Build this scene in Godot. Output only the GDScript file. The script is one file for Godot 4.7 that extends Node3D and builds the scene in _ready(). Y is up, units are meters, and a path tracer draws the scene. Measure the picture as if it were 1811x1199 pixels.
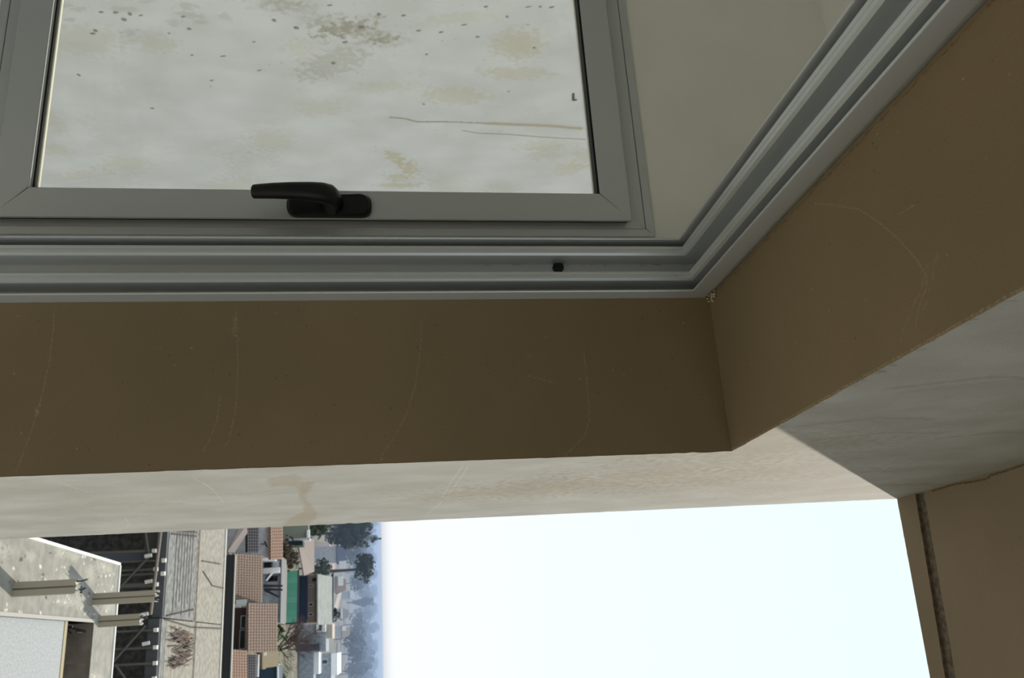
extends Node3D
# A rolled-over view (world up points to the right of the picture) past an aluminium sliding door frame,
# its deep plaster reveal and the end of a balcony slab, out over roofs and a hazy town.

const CAM_H := 1.62
const GROUND := -16.0
const JAMB_Z := -1.2          # plaster face of the door jamb
const OUT_X := -0.2345        # outer face of the facade
const FRAME_X := -0.477       # outer face of the door frame
const HEAD_Y := 2.128         # plaster soffit over the door
const SLAB_Y := 2.762         # underside of the balcony above
const END_Z := -1.815         # free end of the facade and of the slab
const ROOM_Z := -1.3          # inner face of the room's end wall
const PARTY_X := -2.6         # neighbour's party wall

var taken := {}
var mats := {}
var rough_noise := FastNoiseLite.new()
var rng := RandomNumberGenerator.new()


# ---------------------------------------------------------------- mesh helper
class MB:
	var st := SurfaceTool.new()
	var off := Vector3.ZERO
	func _init(o := Vector3.ZERO):
		off = o
		st.begin(Mesh.PRIMITIVE_TRIANGLES)
	func vert(p: Vector3, n: Vector3, uv: Vector2):
		st.set_normal(n)
		st.set_uv(uv)
		st.add_vertex(p - off)
	# front side is the one that looks along `towards`
	func tri(a: Vector3, b: Vector3, c: Vector3, towards: Vector3, ua := Vector2.ZERO, ub := Vector2.ZERO, uc := Vector2.ZERO):
		var n := (b - a).cross(c - a)
		if n.length_squared() < 1e-18:
			return
		n = n.normalized()
		if n.dot(towards) > 0.0:
			vert(a, n, ua); vert(c, n, uc); vert(b, n, ub)
		else:
			n = -n
			vert(a, n, ua); vert(b, n, ub); vert(c, n, uc)
	func quad(a: Vector3, b: Vector3, c: Vector3, d: Vector3, towards: Vector3):
		tri(a, b, c, towards)
		tri(a, c, d, towards)
	func quad_smooth(p: Array, n: Array):
		var f: Vector3 = (p[1] - p[0]).cross(p[2] - p[0])
		if f.length_squared() < 1e-18:
			f = (p[2] - p[0]).cross(p[3] - p[0])
		var order := [0, 2, 1, 0, 3, 2] if f.dot(n[0]) > 0.0 else [0, 1, 2, 0, 2, 3]
		for i in order:
			vert(p[i], n[i], Vector2.ZERO)
	func box(x0: float, x1: float, y0: float, y1: float, z0: float, z1: float):
		var c := [Vector3(x0, y0, z0), Vector3(x1, y0, z0), Vector3(x1, y1, z0), Vector3(x0, y1, z0), Vector3(x0, y0, z1), Vector3(x1, y0, z1), Vector3(x1, y1, z1), Vector3(x0, y1, z1)]
		quad(c[0], c[1], c[2], c[3], Vector3(0, 0, z0 - z1))
		quad(c[4], c[5], c[6], c[7], Vector3(0, 0, z1 - z0))
		quad(c[0], c[1], c[5], c[4], Vector3(0, y0 - y1, 0))
		quad(c[3], c[2], c[6], c[7], Vector3(0, y1 - y0, 0))
		quad(c[0], c[3], c[7], c[4], Vector3(x0 - x1, 0, 0))
		quad(c[1], c[2], c[6], c[5], Vector3(x1 - x0, 0, 0))
	# straight bar between two points with a rectangular section
	func bar(a: Vector3, b: Vector3, w: float, h: float, side := Vector3.UP):
		var d := (b - a).normalized()
		var r := d.cross(side)
		if r.length() < 1e-4:
			r = d.cross(Vector3.RIGHT)
		r = r.normalized() * w * 0.5
		var u := r.cross(d).normalized() * h * 0.5
		var k := [a - r - u, a + r - u, a + r + u, a - r + u, b - r - u, b + r - u, b + r + u, b - r + u]
		quad(k[0], k[1], k[2], k[3], -d)
		quad(k[4], k[5], k[6], k[7], d)
		quad(k[0], k[1], k[5], k[4], -u)
		quad(k[3], k[2], k[6], k[7], u)
		quad(k[0], k[3], k[7], k[4], -r)
		quad(k[1], k[2], k[6], k[5], r)
	# round tube through points, radii along it
	func tube(pts: Array, radii: Array, sides := 8, flat := 1.0, side := Vector3.RIGHT, caps := true):
		var rings := []
		var norms := []
		for i in pts.size():
			var d: Vector3 = (pts[mini(i + 1, pts.size() - 1)] - pts[maxi(i - 1, 0)]).normalized()
			var r := (side - d * side.dot(d))
			if r.length() < 1e-4:
				r = Vector3.UP - d * d.y
			if r.length() < 1e-4:
				r = Vector3.BACK
			r = r.normalized()
			var u := d.cross(r).normalized()
			var ring := []
			var nr := []
			for k in sides:
				var t := TAU * k / sides
				ring.append(pts[i] + (r * cos(t) + u * sin(t) * flat) * radii[i])
				nr.append((r * cos(t) + u * sin(t) / flat).normalized())
			rings.append(ring)
			norms.append(nr)
		for i in pts.size() - 1:
			for k in sides:
				var m := (k + 1) % sides
				quad_smooth([rings[i][k], rings[i][m], rings[i + 1][m], rings[i + 1][k]], [norms[i][k], norms[i][m], norms[i + 1][m], norms[i + 1][k]])
		if caps:
			for e in [0, pts.size() - 1]:
				var d: Vector3 = (pts[1] - pts[0]) * -1.0 if e == 0 else pts[e] - pts[e - 1]
				for k in range(1, sides - 1):
					tri(rings[e][0], rings[e][k], rings[e][k + 1], d)
	# flat outline (in the plane spanned by eu, ev) given depth along ez, with a chamfer at the front
	func plate(o: Vector3, eu: Vector3, ev: Vector3, ez: Vector3, outline: Array, depth: float, chamfer: float):
		var c := Vector2.ZERO
		for p in outline:
			c += p
		c /= outline.size()
		var low := []
		var mid := []
		var top := []
		for p: Vector2 in outline:
			var q := c + (p - c) * (1.0 - chamfer / maxf((p - c).length(), 1e-5))
			low.append(o + eu * p.x + ev * p.y)
			mid.append(o + eu * p.x + ev * p.y + ez * (depth - chamfer))
			top.append(o + eu * q.x + ev * q.y + ez * depth)
		var cc: Vector3 = o + eu * c.x + ev * c.y + ez * depth
		for i in outline.size():
			var j := (i + 1) % outline.size()
			var out: Vector3 = (low[i] + low[j]) * 0.5 - (o + eu * c.x + ev * c.y)
			quad(low[i], low[j], mid[j], mid[i], out)
			quad(mid[i], mid[j], top[j], top[i], out + ez * 0.01)
			tri(cc, top[i], top[j], ez)
			tri(o + eu * c.x + ev * c.y, low[i], low[j], -ez)


# ---------------------------------------------------------------- painted-in matter (stains, trowel marks), in metres
class Canvas:
	var img: Image
	var hgt: Image
	var a0: float
	var b0: float
	var scale: float
	var grain := FastNoiseLite.new()
	# covers a0..a0+wa along the first axis and, downwards, b0..b0-hb along the second
	func _init(ca: float, cb: float, wa: float, hb: float, per_metre: float, tones: Array, seed_no: int, big := 3.0, stretch := 1.0):
		a0 = ca; b0 = cb; scale = per_metre
		var w := int(wa * scale)
		var h := int(hb * scale)
		img = Image.create(w, h, false, Image.FORMAT_RGB8)
		hgt = Image.create(w, h, false, Image.FORMAT_L8)
		var n1 := FastNoiseLite.new()
		n1.seed = seed_no
		n1.frequency = big / scale
		n1.fractal_octaves = 5
		var n2 := FastNoiseLite.new()
		n2.seed = seed_no + 7
		n2.frequency = 0.35
		n2.fractal_octaves = 2
		grain.seed = seed_no + 3
		grain.frequency = 0.13
		var c0: Color = tones[0]
		var c1: Color = tones[1]
		for y in h:
			for x in w:
				var t := clampf(0.5 + n1.get_noise_2d(x * stretch, y) * 0.95, 0.0, 1.0)
				var f := n2.get_noise_2d(x, y)
				var c := c0.lerp(c1, t)
				c = c * (1.0 + 0.045 * f)
				img.set_pixel(x, y, c)
				hgt.set_pixel(x, y, Color.from_hsv(0, 0, clampf(0.45 + 0.16 * f, 0, 1)))
	func at(p: Vector2) -> Vector2:
		return Vector2((p.x - a0) * scale, (b0 - p.y) * scale)
	func dab(x: int, y: int, c: Color, alpha: float, up: float):
		if x < 0 or y < 0 or x >= img.get_width() or y >= img.get_height() or alpha <= 0.0:
			return
		img.set_pixel(x, y, img.get_pixel(x, y).lerp(c, minf(alpha, 1.0)))
		if up != 0.0:
			var k := clampf(hgt.get_pixel(x, y).r + up * alpha, 0, 1)
			hgt.set_pixel(x, y, Color(k, k, k))
	func stroke(pts: Array, width: float, c: Color, alpha: float, up := 0.0, ragged := 0.6):
		var r := maxf(width * scale * 0.5, 0.6)
		for i in pts.size() - 1:
			var a := at(pts[i])
			var b := at(pts[i + 1])
			var n := int(maxf(a.distance_to(b) * 1.5, 1.0))
			for k in n:
				var p := a.lerp(b, float(k) / n)
				var g := grain.get_noise_2d(p.x * 1.3, p.y * 1.3)
				p += Vector2(g, grain.get_noise_2d(p.y, p.x)) * r * ragged
				var s := clampf(0.65 + g * 1.2 * ragged, 0.05, 1.0)
				for dy in range(-ceili(r), ceili(r) + 1):
					for dx in range(-ceili(r), ceili(r) + 1):
						var q := Vector2(floorf(p.x) + dx, floorf(p.y) + dy)
						var f := 1.0 - q.distance_to(p) / (r + 0.5)
						if f > 0.0:
							dab(int(q.x), int(q.y), c, alpha * s * f * 0.6, up)
	func blob(p: Vector2, ra: float, rb: float, turn: float, c: Color, alpha: float, up := 0.0, ragged := 0.7):
		var m := at(p)
		var r := maxf(ra, rb) * scale * 1.3
		for y in range(int(m.y - r), int(m.y + r) + 1):
			for x in range(int(m.x - r), int(m.x + r) + 1):
				var d := (Vector2(x, y) - m).rotated(-turn) / scale
				var e := Vector2(d.x / ra, d.y / rb).length()
				e += grain.get_noise_2d(x * 0.45, y * 0.45) * ragged + grain.get_noise_2d(x * 2.1, y * 2.1) * 0.25 * ragged
				dab(x, y, c, alpha * clampf((1.0 - e) * 2.2, 0.0, 1.0), up)
	func area(pts: Array, c: Color, alpha: float, up := 0.0):
		var poly := PackedVector2Array()
		for p in pts:
			poly.append(at(p))
		var lo := poly[0]
		var hi := poly[0]
		for p in poly:
			lo = lo.min(p); hi = hi.max(p)
		for y in range(int(lo.y) - 3, int(hi.y) + 4):
			for x in range(int(lo.x) - 3, int(hi.x) + 4):
				var j := Vector2(x, y) + Vector2(grain.get_noise_2d(x, y), grain.get_noise_2d(y + 91, x)) * 7.0 + Vector2(grain.get_noise_2d(x * 4, y * 4), grain.get_noise_2d(y * 4 + 91, x * 4)) * 5.0
				if Geometry2D.is_point_in_polygon(j, poly):
					dab(x, y, c, alpha * (0.75 + 0.6 * grain.get_noise_2d(x * 3, y * 3)), up)
	func material(bump_cm: float, rough := 0.9) -> StandardMaterial3D:
		var m := StandardMaterial3D.new()
		m.albedo_texture = ImageTexture.create_from_image(img)
		m.roughness = rough
		m.metallic_specular = 0.3
		m.heightmap_enabled = true
		m.heightmap_scale = bump_cm
		m.heightmap_texture = ImageTexture.create_from_image(hgt)
		return m


# ---------------------------------------------------------------- scene helpers
func numbered(called: String) -> String:
	var n: int = taken.get(called, 0)
	taken[called] = n + 1
	return called if n == 0 else "%s_%03d" % [called, n]

func thing(called: String, label: String, category: String, at := Vector3.ZERO, group := "") -> Node3D:
	var o := Node3D.new()
	o.name = numbered(called)
	add_child(o)
	o.position = at
	o.set_meta("label", label)
	o.set_meta("category", category)
	if group:
		o.set_meta("group", group)
	return o

func structure(called: String, label: String, category: String) -> Node3D:
	var o := thing(called, label, category)
	o.set_meta("kind", "structure")
	return o

func part(called: String, mb: MB, m: Material, parent: Node3D) -> MeshInstance3D:
	var o := MeshInstance3D.new()
	o.mesh = mb.st.commit()
	o.material_override = m
	o.name = called
	o.cast_shadow = GeometryInstance3D.SHADOW_CASTING_SETTING_ON
	parent.add_child(o, true)
	return o

func boxpart(called: String, parent: Node3D, m: Material, x0: float, x1: float, y0: float, y1: float, z0: float, z1: float) -> MeshInstance3D:
	var mb := MB.new(base_of(parent))
	mb.box(x0, x1, y0, y1, z0, z1)
	return part(called, mb, m, parent)

func base_of(n: Node3D) -> Vector3:
	var p := Vector3.ZERO
	var k: Node = n
	while k is Node3D and k != self:
		p += k.position
		k = k.get_parent()
	return p

func plain(c: Color, rough := 0.9, metal := 0.0, spec := 0.4) -> StandardMaterial3D:
	var m := StandardMaterial3D.new()
	m.albedo_color = c
	m.roughness = rough
	m.metallic = metal
	m.metallic_specular = spec
	return m

# a colour with fine and coarse variation, the same in every direction
func mottled(c0: Color, c1: Color, freq: float, world_scale: float, seed_no: int, rough := 0.92, bump := 0.0) -> StandardMaterial3D:
	var n := FastNoiseLite.new()
	n.seed = seed_no
	n.frequency = freq
	n.fractal_octaves = 5
	var img := Image.create(384, 384, false, Image.FORMAT_RGB8)
	var hg := Image.create(384, 384, false, Image.FORMAT_L8)
	for y in 384:
		for x in 384:
			var t := clampf(0.5 + n.get_noise_2d(x, y) * 1.1, 0, 1)
			img.set_pixel(x, y, c0.lerp(c1, t))
			hg.set_pixel(x, y, Color(t, t, t))
	var m := plain(Color.WHITE, rough)
	m.albedo_texture = ImageTexture.create_from_image(img)
	m.uv1_triplanar = true
	m.uv1_world_triplanar = true
	m.uv1_scale = Vector3.ONE * world_scale
	m.metallic_specular = 0.3
	if bump > 0.0:
		m.heightmap_enabled = true
		m.heightmap_scale = bump
		m.heightmap_texture = ImageTexture.create_from_image(hg)
	return m

# roughness of plaster arrises: displaces points on the rim of a patch
func chipped(p: Vector3, amp: float) -> Vector3:
	var k := maxf(rough_noise.get_noise_3d(p.x * 6.0 + 40, p.y * 6.0, p.z * 6.0), 0.0)
	var a := amp * (0.35 + 2.6 * k)
	return p + Vector3(rough_noise.get_noise_3d(p.x * 60, p.y * 60, p.z * 60), rough_noise.get_noise_3d(p.x * 60 + 11, p.y * 60, p.z * 60), rough_noise.get_noise_3d(p.x * 60, p.y * 60 + 23, p.z * 60)) * a * 2.0

# patch of plaster o + s*eu + t*ev; only its rim is uneven; uv from metres
func patch(mb: MB, o: Vector3, eu: Vector3, ev: Vector3, n: Vector3, uva: Callable, step := 0.012, amp := 0.0006):
	var nu := maxi(1, int(round(eu.length() / step)))
	var nv := maxi(1, int(round(ev.length() / step)))
	var g := []
	for j in nv + 1:
		var row := []
		for i in nu + 1:
			var p := o + eu * (float(i) / nu) + ev * (float(j) / nv)
			if i == 0 or j == 0 or i == nu or j == nv:
				p = chipped(p, amp)
			row.append(p)
		g.append(row)
	for j in nv:
		for i in nu:
			var q := [g[j][i], g[j][i + 1], g[j + 1][i + 1], g[j + 1][i]]
			var f: Vector3 = (q[1] - q[0]).cross(q[2] - q[0])
			for k in ([0, 2, 1, 0, 3, 2] if f.dot(n) > 0.0 else [0, 1, 2, 0, 2, 3]):
				mb.vert(q[k], n, uva.call(q[k]))


func _ready():
	rng.seed = 20
	rough_noise.seed = 5
	rough_noise.frequency = 1.0
	rough_noise.fractal_octaves = 3
	camera_and_light()
	make_materials()
	facade()
	room()
	door_frame()
	side_window()
	party_wall()
	neighbour_roof()
	building_site()
	town()
	trees()


func camera_and_light():
	var b := Basis(Vector3.UP, deg_to_rad(19.01731)) * Basis(Vector3.RIGHT, deg_to_rad(8.65968)) * Basis(Vector3.BACK, deg_to_rad(-0.80495))
	var cam := Camera3D.new()
	cam.name = "camera"
	cam.fov = rad_to_deg(2.0 * atan(599.5 / 1535.2844))
	cam.near = 0.05
	cam.far = 4000.0
	var lens := CameraAttributesPhysical.new()
	lens.frustum_focal_length = 12.0 / (599.5 / 1535.2844)
	lens.frustum_focus_distance = 1.4
	lens.frustum_near = 0.05
	lens.frustum_far = 4000.0
	lens.exposure_aperture = 14.0
	cam.attributes = lens
	cam.transform = Transform3D(Basis(b.y, -b.x, b.z), Vector3(0, CAM_H, 0))
	add_child(cam)
	cam.current = true

	var env := Environment.new()
	env.tonemap_mode = Environment.TONE_MAPPER_LINEAR
	env.tonemap_exposure = 1.1
	env.background_mode = Environment.BG_SKY
	var sky := Sky.new()
	var sm := ProceduralSkyMaterial.new()
	sm.sky_top_color = Color(0.90, 0.97, 1.0)
	sm.sky_horizon_color = Color(0.955, 0.965, 0.975)
	sm.sky_curve = 0.25
	sm.ground_horizon_color = Color(0.75, 0.78, 0.80)
	sm.ground_bottom_color = Color(0.45, 0.45, 0.43)
	sm.sun_angle_max = 1.0
	sm.sky_energy_multiplier = 1.0
	sky.sky_material = sm
	env.sky = sky
	env.ambient_light_source = Environment.AMBIENT_SOURCE_DISABLED
	env.sdfgi_enabled = true
	env.ssao_enabled = true
	env.ssil_enabled = true
	env.volumetric_fog_enabled = true
	env.volumetric_fog_density = 0.0
	var we := WorldEnvironment.new()
	we.name = "world_environment"
	we.environment = env
	add_child(we)

	var sun := DirectionalLight3D.new()
	sun.name = "sun"
	sun.light_color = Color(1.0, 0.97, 0.915)
	sun.light_energy = 1.55
	sun.light_angular_distance = 0.6
	sun.shadow_enabled = true
	add_child(sun)
	sun.look_at_from_position(Vector3.ZERO, Vector3(-0.286, -0.814, 1.0), Vector3.UP)


func make_materials():
	mats.alu = plain(Color(0.765, 0.785, 0.795), 0.36, 0.45, 0.5)
	mats.gasket_and_shade = plain(Color(0.03, 0.03, 0.03), 0.6)
	mats.black = plain(Color(0.035, 0.035, 0.038), 0.45, 0.0, 0.45)
	mats.white_wall = mottled(Color(0.915, 0.92, 0.90), Color(0.93, 0.935, 0.915), 0.02, 0.7, 31, 0.85)
	mats.tan = mottled(Color(0.56, 0.49, 0.36), Color(0.62, 0.55, 0.41), 0.03, 0.9, 32, 0.92)
	mats.concrete = mottled(Color(0.52, 0.51, 0.48), Color(0.68, 0.67, 0.63), 0.02, 0.25, 33)
	mats.floor_tile = mottled(Color(0.82, 0.81, 0.78), Color(0.86, 0.85, 0.82), 0.03, 0.5, 34)
	mats.room_floor = mottled(Color(0.82, 0.81, 0.78), Color(0.86, 0.85, 0.82), 0.03, 0.5, 35)
	mats.white_metal = plain(Color(0.90, 0.90, 0.88), 0.5)
	var g := plain(Color(0.9, 0.97, 0.95, 0.06), 0.02, 0.0, 0.5)
	g.transparency = BaseMaterial3D.TRANSPARENCY_ALPHA
	mats.glass = g


# ---------------------------------------------------------------- facade, reveal, slab
func facade():
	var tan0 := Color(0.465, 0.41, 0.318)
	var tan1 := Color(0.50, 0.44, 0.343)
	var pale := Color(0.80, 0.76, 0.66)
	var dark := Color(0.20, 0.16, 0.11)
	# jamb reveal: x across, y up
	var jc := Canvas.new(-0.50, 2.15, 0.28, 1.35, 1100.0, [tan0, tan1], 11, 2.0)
	for l in [
[Vector2(-0.4725, 1.1742), Vector2(-0.4391, 1.1761), Vector2(-0.3900, 1.1760), Vector2(-0.3423, 1.1716), Vector2(-0.3037, 1.1652), Vector2(-0.2660, 1.1568), Vector2(-0.2402, 1.1501)],
[Vector2(-0.4661, 1.4179), Vector2(-0.4189, 1.4213), Vector2(-0.3688, 1.4239), Vector2(-0.3200, 1.4235), Vector2(-0.2727, 1.4157), Vector2(-0.2575, 1.4068)],
[Vector2(-0.3367, 1.4018), Vector2(-0.3047, 1.3995), Vector2(-0.2774, 1.3911), Vector2(-0.2583, 1.3818)],
[Vector2(-0.4503, 1.6815), Vector2(-0.3978, 1.6784), Vector2(-0.3468, 1.6697), Vector2(-0.3056, 1.6567), Vector2(-0.2736, 1.6403), Vector2(-0.2463, 1.6204)],
[Vector2(-0.3937, 1.9207), Vector2(-0.3325, 1.9211), Vector2(-0.2900, 1.9197), Vector2(-0.2651, 1.9107), Vector2(-0.2373, 1.8792)],
[Vector2(-0.3569, 1.8344), Vector2(-0.3448, 1.8756)],
]:
		jc.stroke(l, 0.0018, pale, 0.24, 0.3, 1.3)
	for l in [
[Vector2(-0.4531, 1.4184), Vector2(-0.4275, 1.4147), Vector2(-0.4189, 1.4243)],
[Vector2(-0.3152, 1.1668), Vector2(-0.3307, 1.1693), Vector2(-0.3206, 1.1676)],
]:
		jc.stroke(l, 0.006, pale, 0.10, 0.2, 1.3)
	for k in 120:
		jc.blob(Vector2(rng.randf_range(-0.47, -0.24), rng.randf_range(0.9, 2.1)), rng.randf_range(0.0006, 0.0016), rng.randf_range(0.0006, 0.0013), 0.0, dark if k % 3 else pale, 0.45, -0.3)
	# chipped, dirty arris
	jc.stroke([Vector2(-0.2355, 0.85), Vector2(-0.2355, 2.13)], 0.0012, dark, 0.25, -0.2, 1.5)
	mats.jamb = jc.material(0.06)
	# soffit of the reveal: z across, x along
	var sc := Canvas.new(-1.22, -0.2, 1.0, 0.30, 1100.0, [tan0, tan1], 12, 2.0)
	for l in [
[Vector2(-0.8543, -0.4578), Vector2(-0.8096, -0.4313), Vector2(-0.7699, -0.4051), Vector2(-0.7413, -0.3753), Vector2(-0.7163, -0.3442), Vector2(-0.6980, -0.3146), Vector2(-0.6877, -0.2926), Vector2(-0.6941, -0.2827), Vector2(-0.7081, -0.2722), Vector2(-0.7219, -0.2554)],
[Vector2(-0.7076, -0.3677), Vector2(-0.6814, -0.3645)],
]:
		sc.stroke(l, 0.0017, pale, 0.28, 0.3, 1.2)
	for l in [
[Vector2(-0.6840, -0.3025), Vector2(-0.7052, -0.2826), Vector2(-0.7295, -0.2687), Vector2(-0.7523, -0.2474)],
[Vector2(-0.6689, -0.3072), Vector2(-0.6781, -0.2942), Vector2(-0.7086, -0.2609)],
]:
		sc.stroke(l, 0.006, pale, 0.06, 0.2, 1.6)
	for k in 60:
		sc.blob(Vector2(rng.randf_range(-1.2, -0.4), rng.randf_range(-0.47, -0.24)), rng.randf_range(0.0006, 0.0015), rng.randf_range(0.0006, 0.0012), 0.0, dark if k % 3 else pale, 0.45, -0.3)
	sc.stroke([Vector2(-1.2, -0.236), Vector2(-0.3, -0.236)], 0.0022, pale, 0.35, 0.2, 1.3)
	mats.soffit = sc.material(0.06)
	# outer face: z across, y up
	var skim0 := Color(0.60, 0.587, 0.555)
	var skim1 := Color(0.655, 0.647, 0.62)
	var chalk := Color(0.84, 0.82, 0.77)
	var fc := Canvas.new(-1.84, 2.80, 1.36, 1.95, 850.0, [skim0, skim1], 13, 5.0, 1.5)
	for k in 26:
		var z := rng.randf_range(-1.75, -0.7)
		var y := rng.randf_range(1.0, 2.7) if z < -1.2 else rng.randf_range(2.15, 2.7)
		var s := rng.randf_range(0.05, 0.25)
		fc.stroke([Vector2(z, y), Vector2(z + s * 0.2, y + s * 0.5), Vector2(z + s * 0.1, y + s)], rng.randf_range(0.004, 0.012), [skim1.lightened(0.08), Color(0.60, 0.565, 0.50), Color(0.64, 0.64, 0.63)][k % 3], 0.05, 0.0, 1.4)
	for l in [
[Vector2(-1.2444, 1.7448), Vector2(-1.3404, 1.7413), Vector2(-1.5156, 1.7331), Vector2(-1.6116, 1.7231), Vector2(-1.7658, 1.7050)],
[Vector2(-1.2470, 1.7360), Vector2(-1.3578, 1.7294), Vector2(-1.5257, 1.7239)],
[Vector2(-1.2478, 1.1880), Vector2(-1.2942, 1.1914), Vector2(-1.3246, 1.1972), Vector2(-1.3460, 1.2023)],
[Vector2(-1.2592, 1.3621), Vector2(-1.3414, 1.3702), Vector2(-1.4316, 1.3671), Vector2(-1.4778, 1.3637)],
[Vector2(-1.5942, 1.1816), Vector2(-1.6794, 1.1659), Vector2(-1.7232, 1.1516), Vector2(-1.7639, 1.1226)],
[Vector2(-1.4056, 1.4398), Vector2(-1.3960, 1.4667), Vector2(-1.3959, 1.4883)],
[Vector2(-1.4111, 1.3748), Vector2(-1.4294, 1.4020), Vector2(-1.4120, 1.4433)],
[Vector2(-1.4880, 2.0381), Vector2(-1.5086, 2.0749), Vector2(-1.5233, 2.1109)],
[Vector2(-1.3302, 2.0243), Vector2(-1.2669, 2.0312), Vector2(-1.2164, 2.0349)],
[Vector2(-1.7919, 2.0757), Vector2(-1.8329, 2.1544)],
[Vector2(-1.7558, 2.1451), Vector2(-1.8324, 2.2366)],
[Vector2(-1.6882, 1.3743), Vector2(-1.6929, 1.4352)],
]:
		fc.stroke(l, 0.0019, chalk, 0.55, 0.4, 1.0)
	for l in [
[Vector2(-1.1075, 2.1892), Vector2(-1.0935, 2.2130), Vector2(-1.0836, 2.2410)],
[Vector2(-1.1826, 2.2488), Vector2(-1.1338, 2.2504)],
[Vector2(-1.4101, 2.4299), Vector2(-1.4099, 2.4832)],
[Vector2(-1.2763, 2.2336), Vector2(-1.2460, 2.2357), Vector2(-1.2121, 2.2075), Vector2(-1.1952, 2.2283), Vector2(-1.1839, 2.2318)],
[Vector2(-1.3172, 2.2568), Vector2(-1.2811, 2.2614), Vector2(-1.3315, 2.2830)],
]:
		fc.stroke(l, 0.003, chalk, 0.28, 0.3, 1.5)
	var bare := Color(0.555, 0.50, 0.41)
	for q in [Vector2(-1.4263, 2.0416), Vector2(-1.4249, 2.1615), Vector2(-1.2134, 2.1652), Vector2(-1.1351, 2.1576), Vector2(-1.5354, 2.2667), Vector2(-1.3793, 2.3257), Vector2(-1.4594, 1.9406), Vector2(-1.3297, 2.0708), Vector2(-1.6506, 2.5292), Vector2(-1.4907, 1.8272)]:
		fc.blob(q, 0.10, 0.20, 0.1, bare, 0.20, 0.05, 1.2)
	for k in 30:
		fc.blob(Vector2(rng.randf_range(-1.75, -0.7), rng.randf_range(1.0, 2.7)), rng.randf_range(0.01, 0.05), rng.randf_range(0.03, 0.16), rng.randf_range(-0.2, 0.2), [Color(0.70, 0.69, 0.66), bare, Color(0.60, 0.60, 0.58)][k % 3], 0.14, 0.0, 1.0)
	fc.area([Vector2(-1.2795, 1.4569), Vector2(-1.2664, 1.4804), Vector2(-1.2528, 1.5006), Vector2(-1.2990, 1.5044), Vector2(-1.3765, 1.4960), Vector2(-1.3412, 1.4766), Vector2(-1.3562, 1.4542)], bare, 0.45, -0.15)
	fc.area([Vector2(-1.3272, 1.5020), Vector2(-1.3172, 1.5225), Vector2(-1.4006, 1.5078), Vector2(-1.4542, 1.4973), Vector2(-1.5277, 1.4979), Vector2(-1.6315, 1.5029), Vector2(-1.7210, 1.4955), Vector2(-1.8216, 1.4660), Vector2(-1.8478, 1.4131), Vector2(-1.7266, 1.4400), Vector2(-1.6307, 1.4768), Vector2(-1.5446, 1.4889), Vector2(-1.4633, 1.4875), Vector2(-1.3763, 1.4952)], bare, 0.6, -0.3)
	fc.stroke([Vector2(-1.3226, 1.5032), Vector2(-1.3209, 1.5173), Vector2(-1.3148, 1.5334)], 0.0016, dark, 0.5, -0.4)
	fc.stroke([Vector2(-1.195, 0.86), Vector2(-1.195, 2.128), Vector2(-0.5, 2.128)], 0.006, bare, 0.5, 0.1, 1.2)
	for k in 26:
		var z := rng.randf_range(-1.0, -0.6)
		fc.stroke([Vector2(z, 2.132), Vector2(z + 0.001, 2.132 + rng.randf_range(0.003, 0.012))], 0.0012, dark, 0.45)
	for k in 70:
		fc.blob(Vector2(rng.randf_range(-1.8, -0.6), rng.randf_range(0.9, 2.75)), rng.randf_range(0.0008, 0.0018), rng.randf_range(0.0008, 0.0015), 0.0, dark, 0.35, -0.3)
	mats.skim = fc.material(0.025)

	var uvj := func(p: Vector3): return Vector2((p.x + 0.50) / 0.28, (2.15 - p.y) / 1.35)
	var uvs := func(p: Vector3): return Vector2((p.z + 1.22) / 1.0, (-0.2 - p.x) / 0.30)
	var uvf := func(p: Vector3): return Vector2((p.z + 1.84) / 1.36, (2.80 - p.y) / 1.95)
	var wall := structure("wall_facade", "cream skim-coated balcony wall around the deep door reveal, partly in sun", "wall")
	var inner := -0.566
	# pier beside the door
	var mb := MB.new()
	patch(mb, Vector3(OUT_X, 0.8, END_Z), Vector3(0, 0, JAMB_Z - END_Z), Vector3(0, HEAD_Y - 0.8, 0), Vector3.RIGHT, uvf)
	patch(mb, Vector3(OUT_X, HEAD_Y, END_Z), Vector3(0, 0, JAMB_Z - END_Z), Vector3(0, SLAB_Y + 0.012 - HEAD_Y, 0), Vector3.RIGHT, uvf)
	patch(mb, Vector3(OUT_X, HEAD_Y, JAMB_Z), Vector3(0, 0, 0.9), Vector3(0, SLAB_Y + 0.012 - HEAD_Y, 0), Vector3.RIGHT, uvf)
	part("outer_face", mb, mats.skim, wall)
	mb = MB.new()
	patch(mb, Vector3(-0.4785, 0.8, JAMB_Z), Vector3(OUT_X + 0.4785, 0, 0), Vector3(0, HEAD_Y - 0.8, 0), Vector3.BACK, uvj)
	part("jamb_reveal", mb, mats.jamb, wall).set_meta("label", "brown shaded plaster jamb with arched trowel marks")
	mb = MB.new()
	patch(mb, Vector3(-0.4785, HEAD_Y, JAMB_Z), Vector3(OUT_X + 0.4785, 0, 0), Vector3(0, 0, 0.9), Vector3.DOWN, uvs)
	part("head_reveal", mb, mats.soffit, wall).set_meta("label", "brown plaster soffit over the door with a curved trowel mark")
	# the rest of the masonry: core behind the faces, far jamb, continuation over the door and below the view
	mb = MB.new()
	mb.box(-0.478, OUT_X - 0.004, 0.0, SLAB_Y, END_Z + 0.004, JAMB_Z - 0.004)
	mb.box(inner, -0.478, 0.0, SLAB_Y, END_Z + 0.004, JAMB_Z - 0.022)
	mb.box(-0.478, OUT_X - 0.004, HEAD_Y + 0.004, SLAB_Y, JAMB_Z - 0.004, 2.4)
	mb.box(inner, -0.478, HEAD_Y + 0.022, SLAB_Y, JAMB_Z - 0.022, 2.4)
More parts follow.
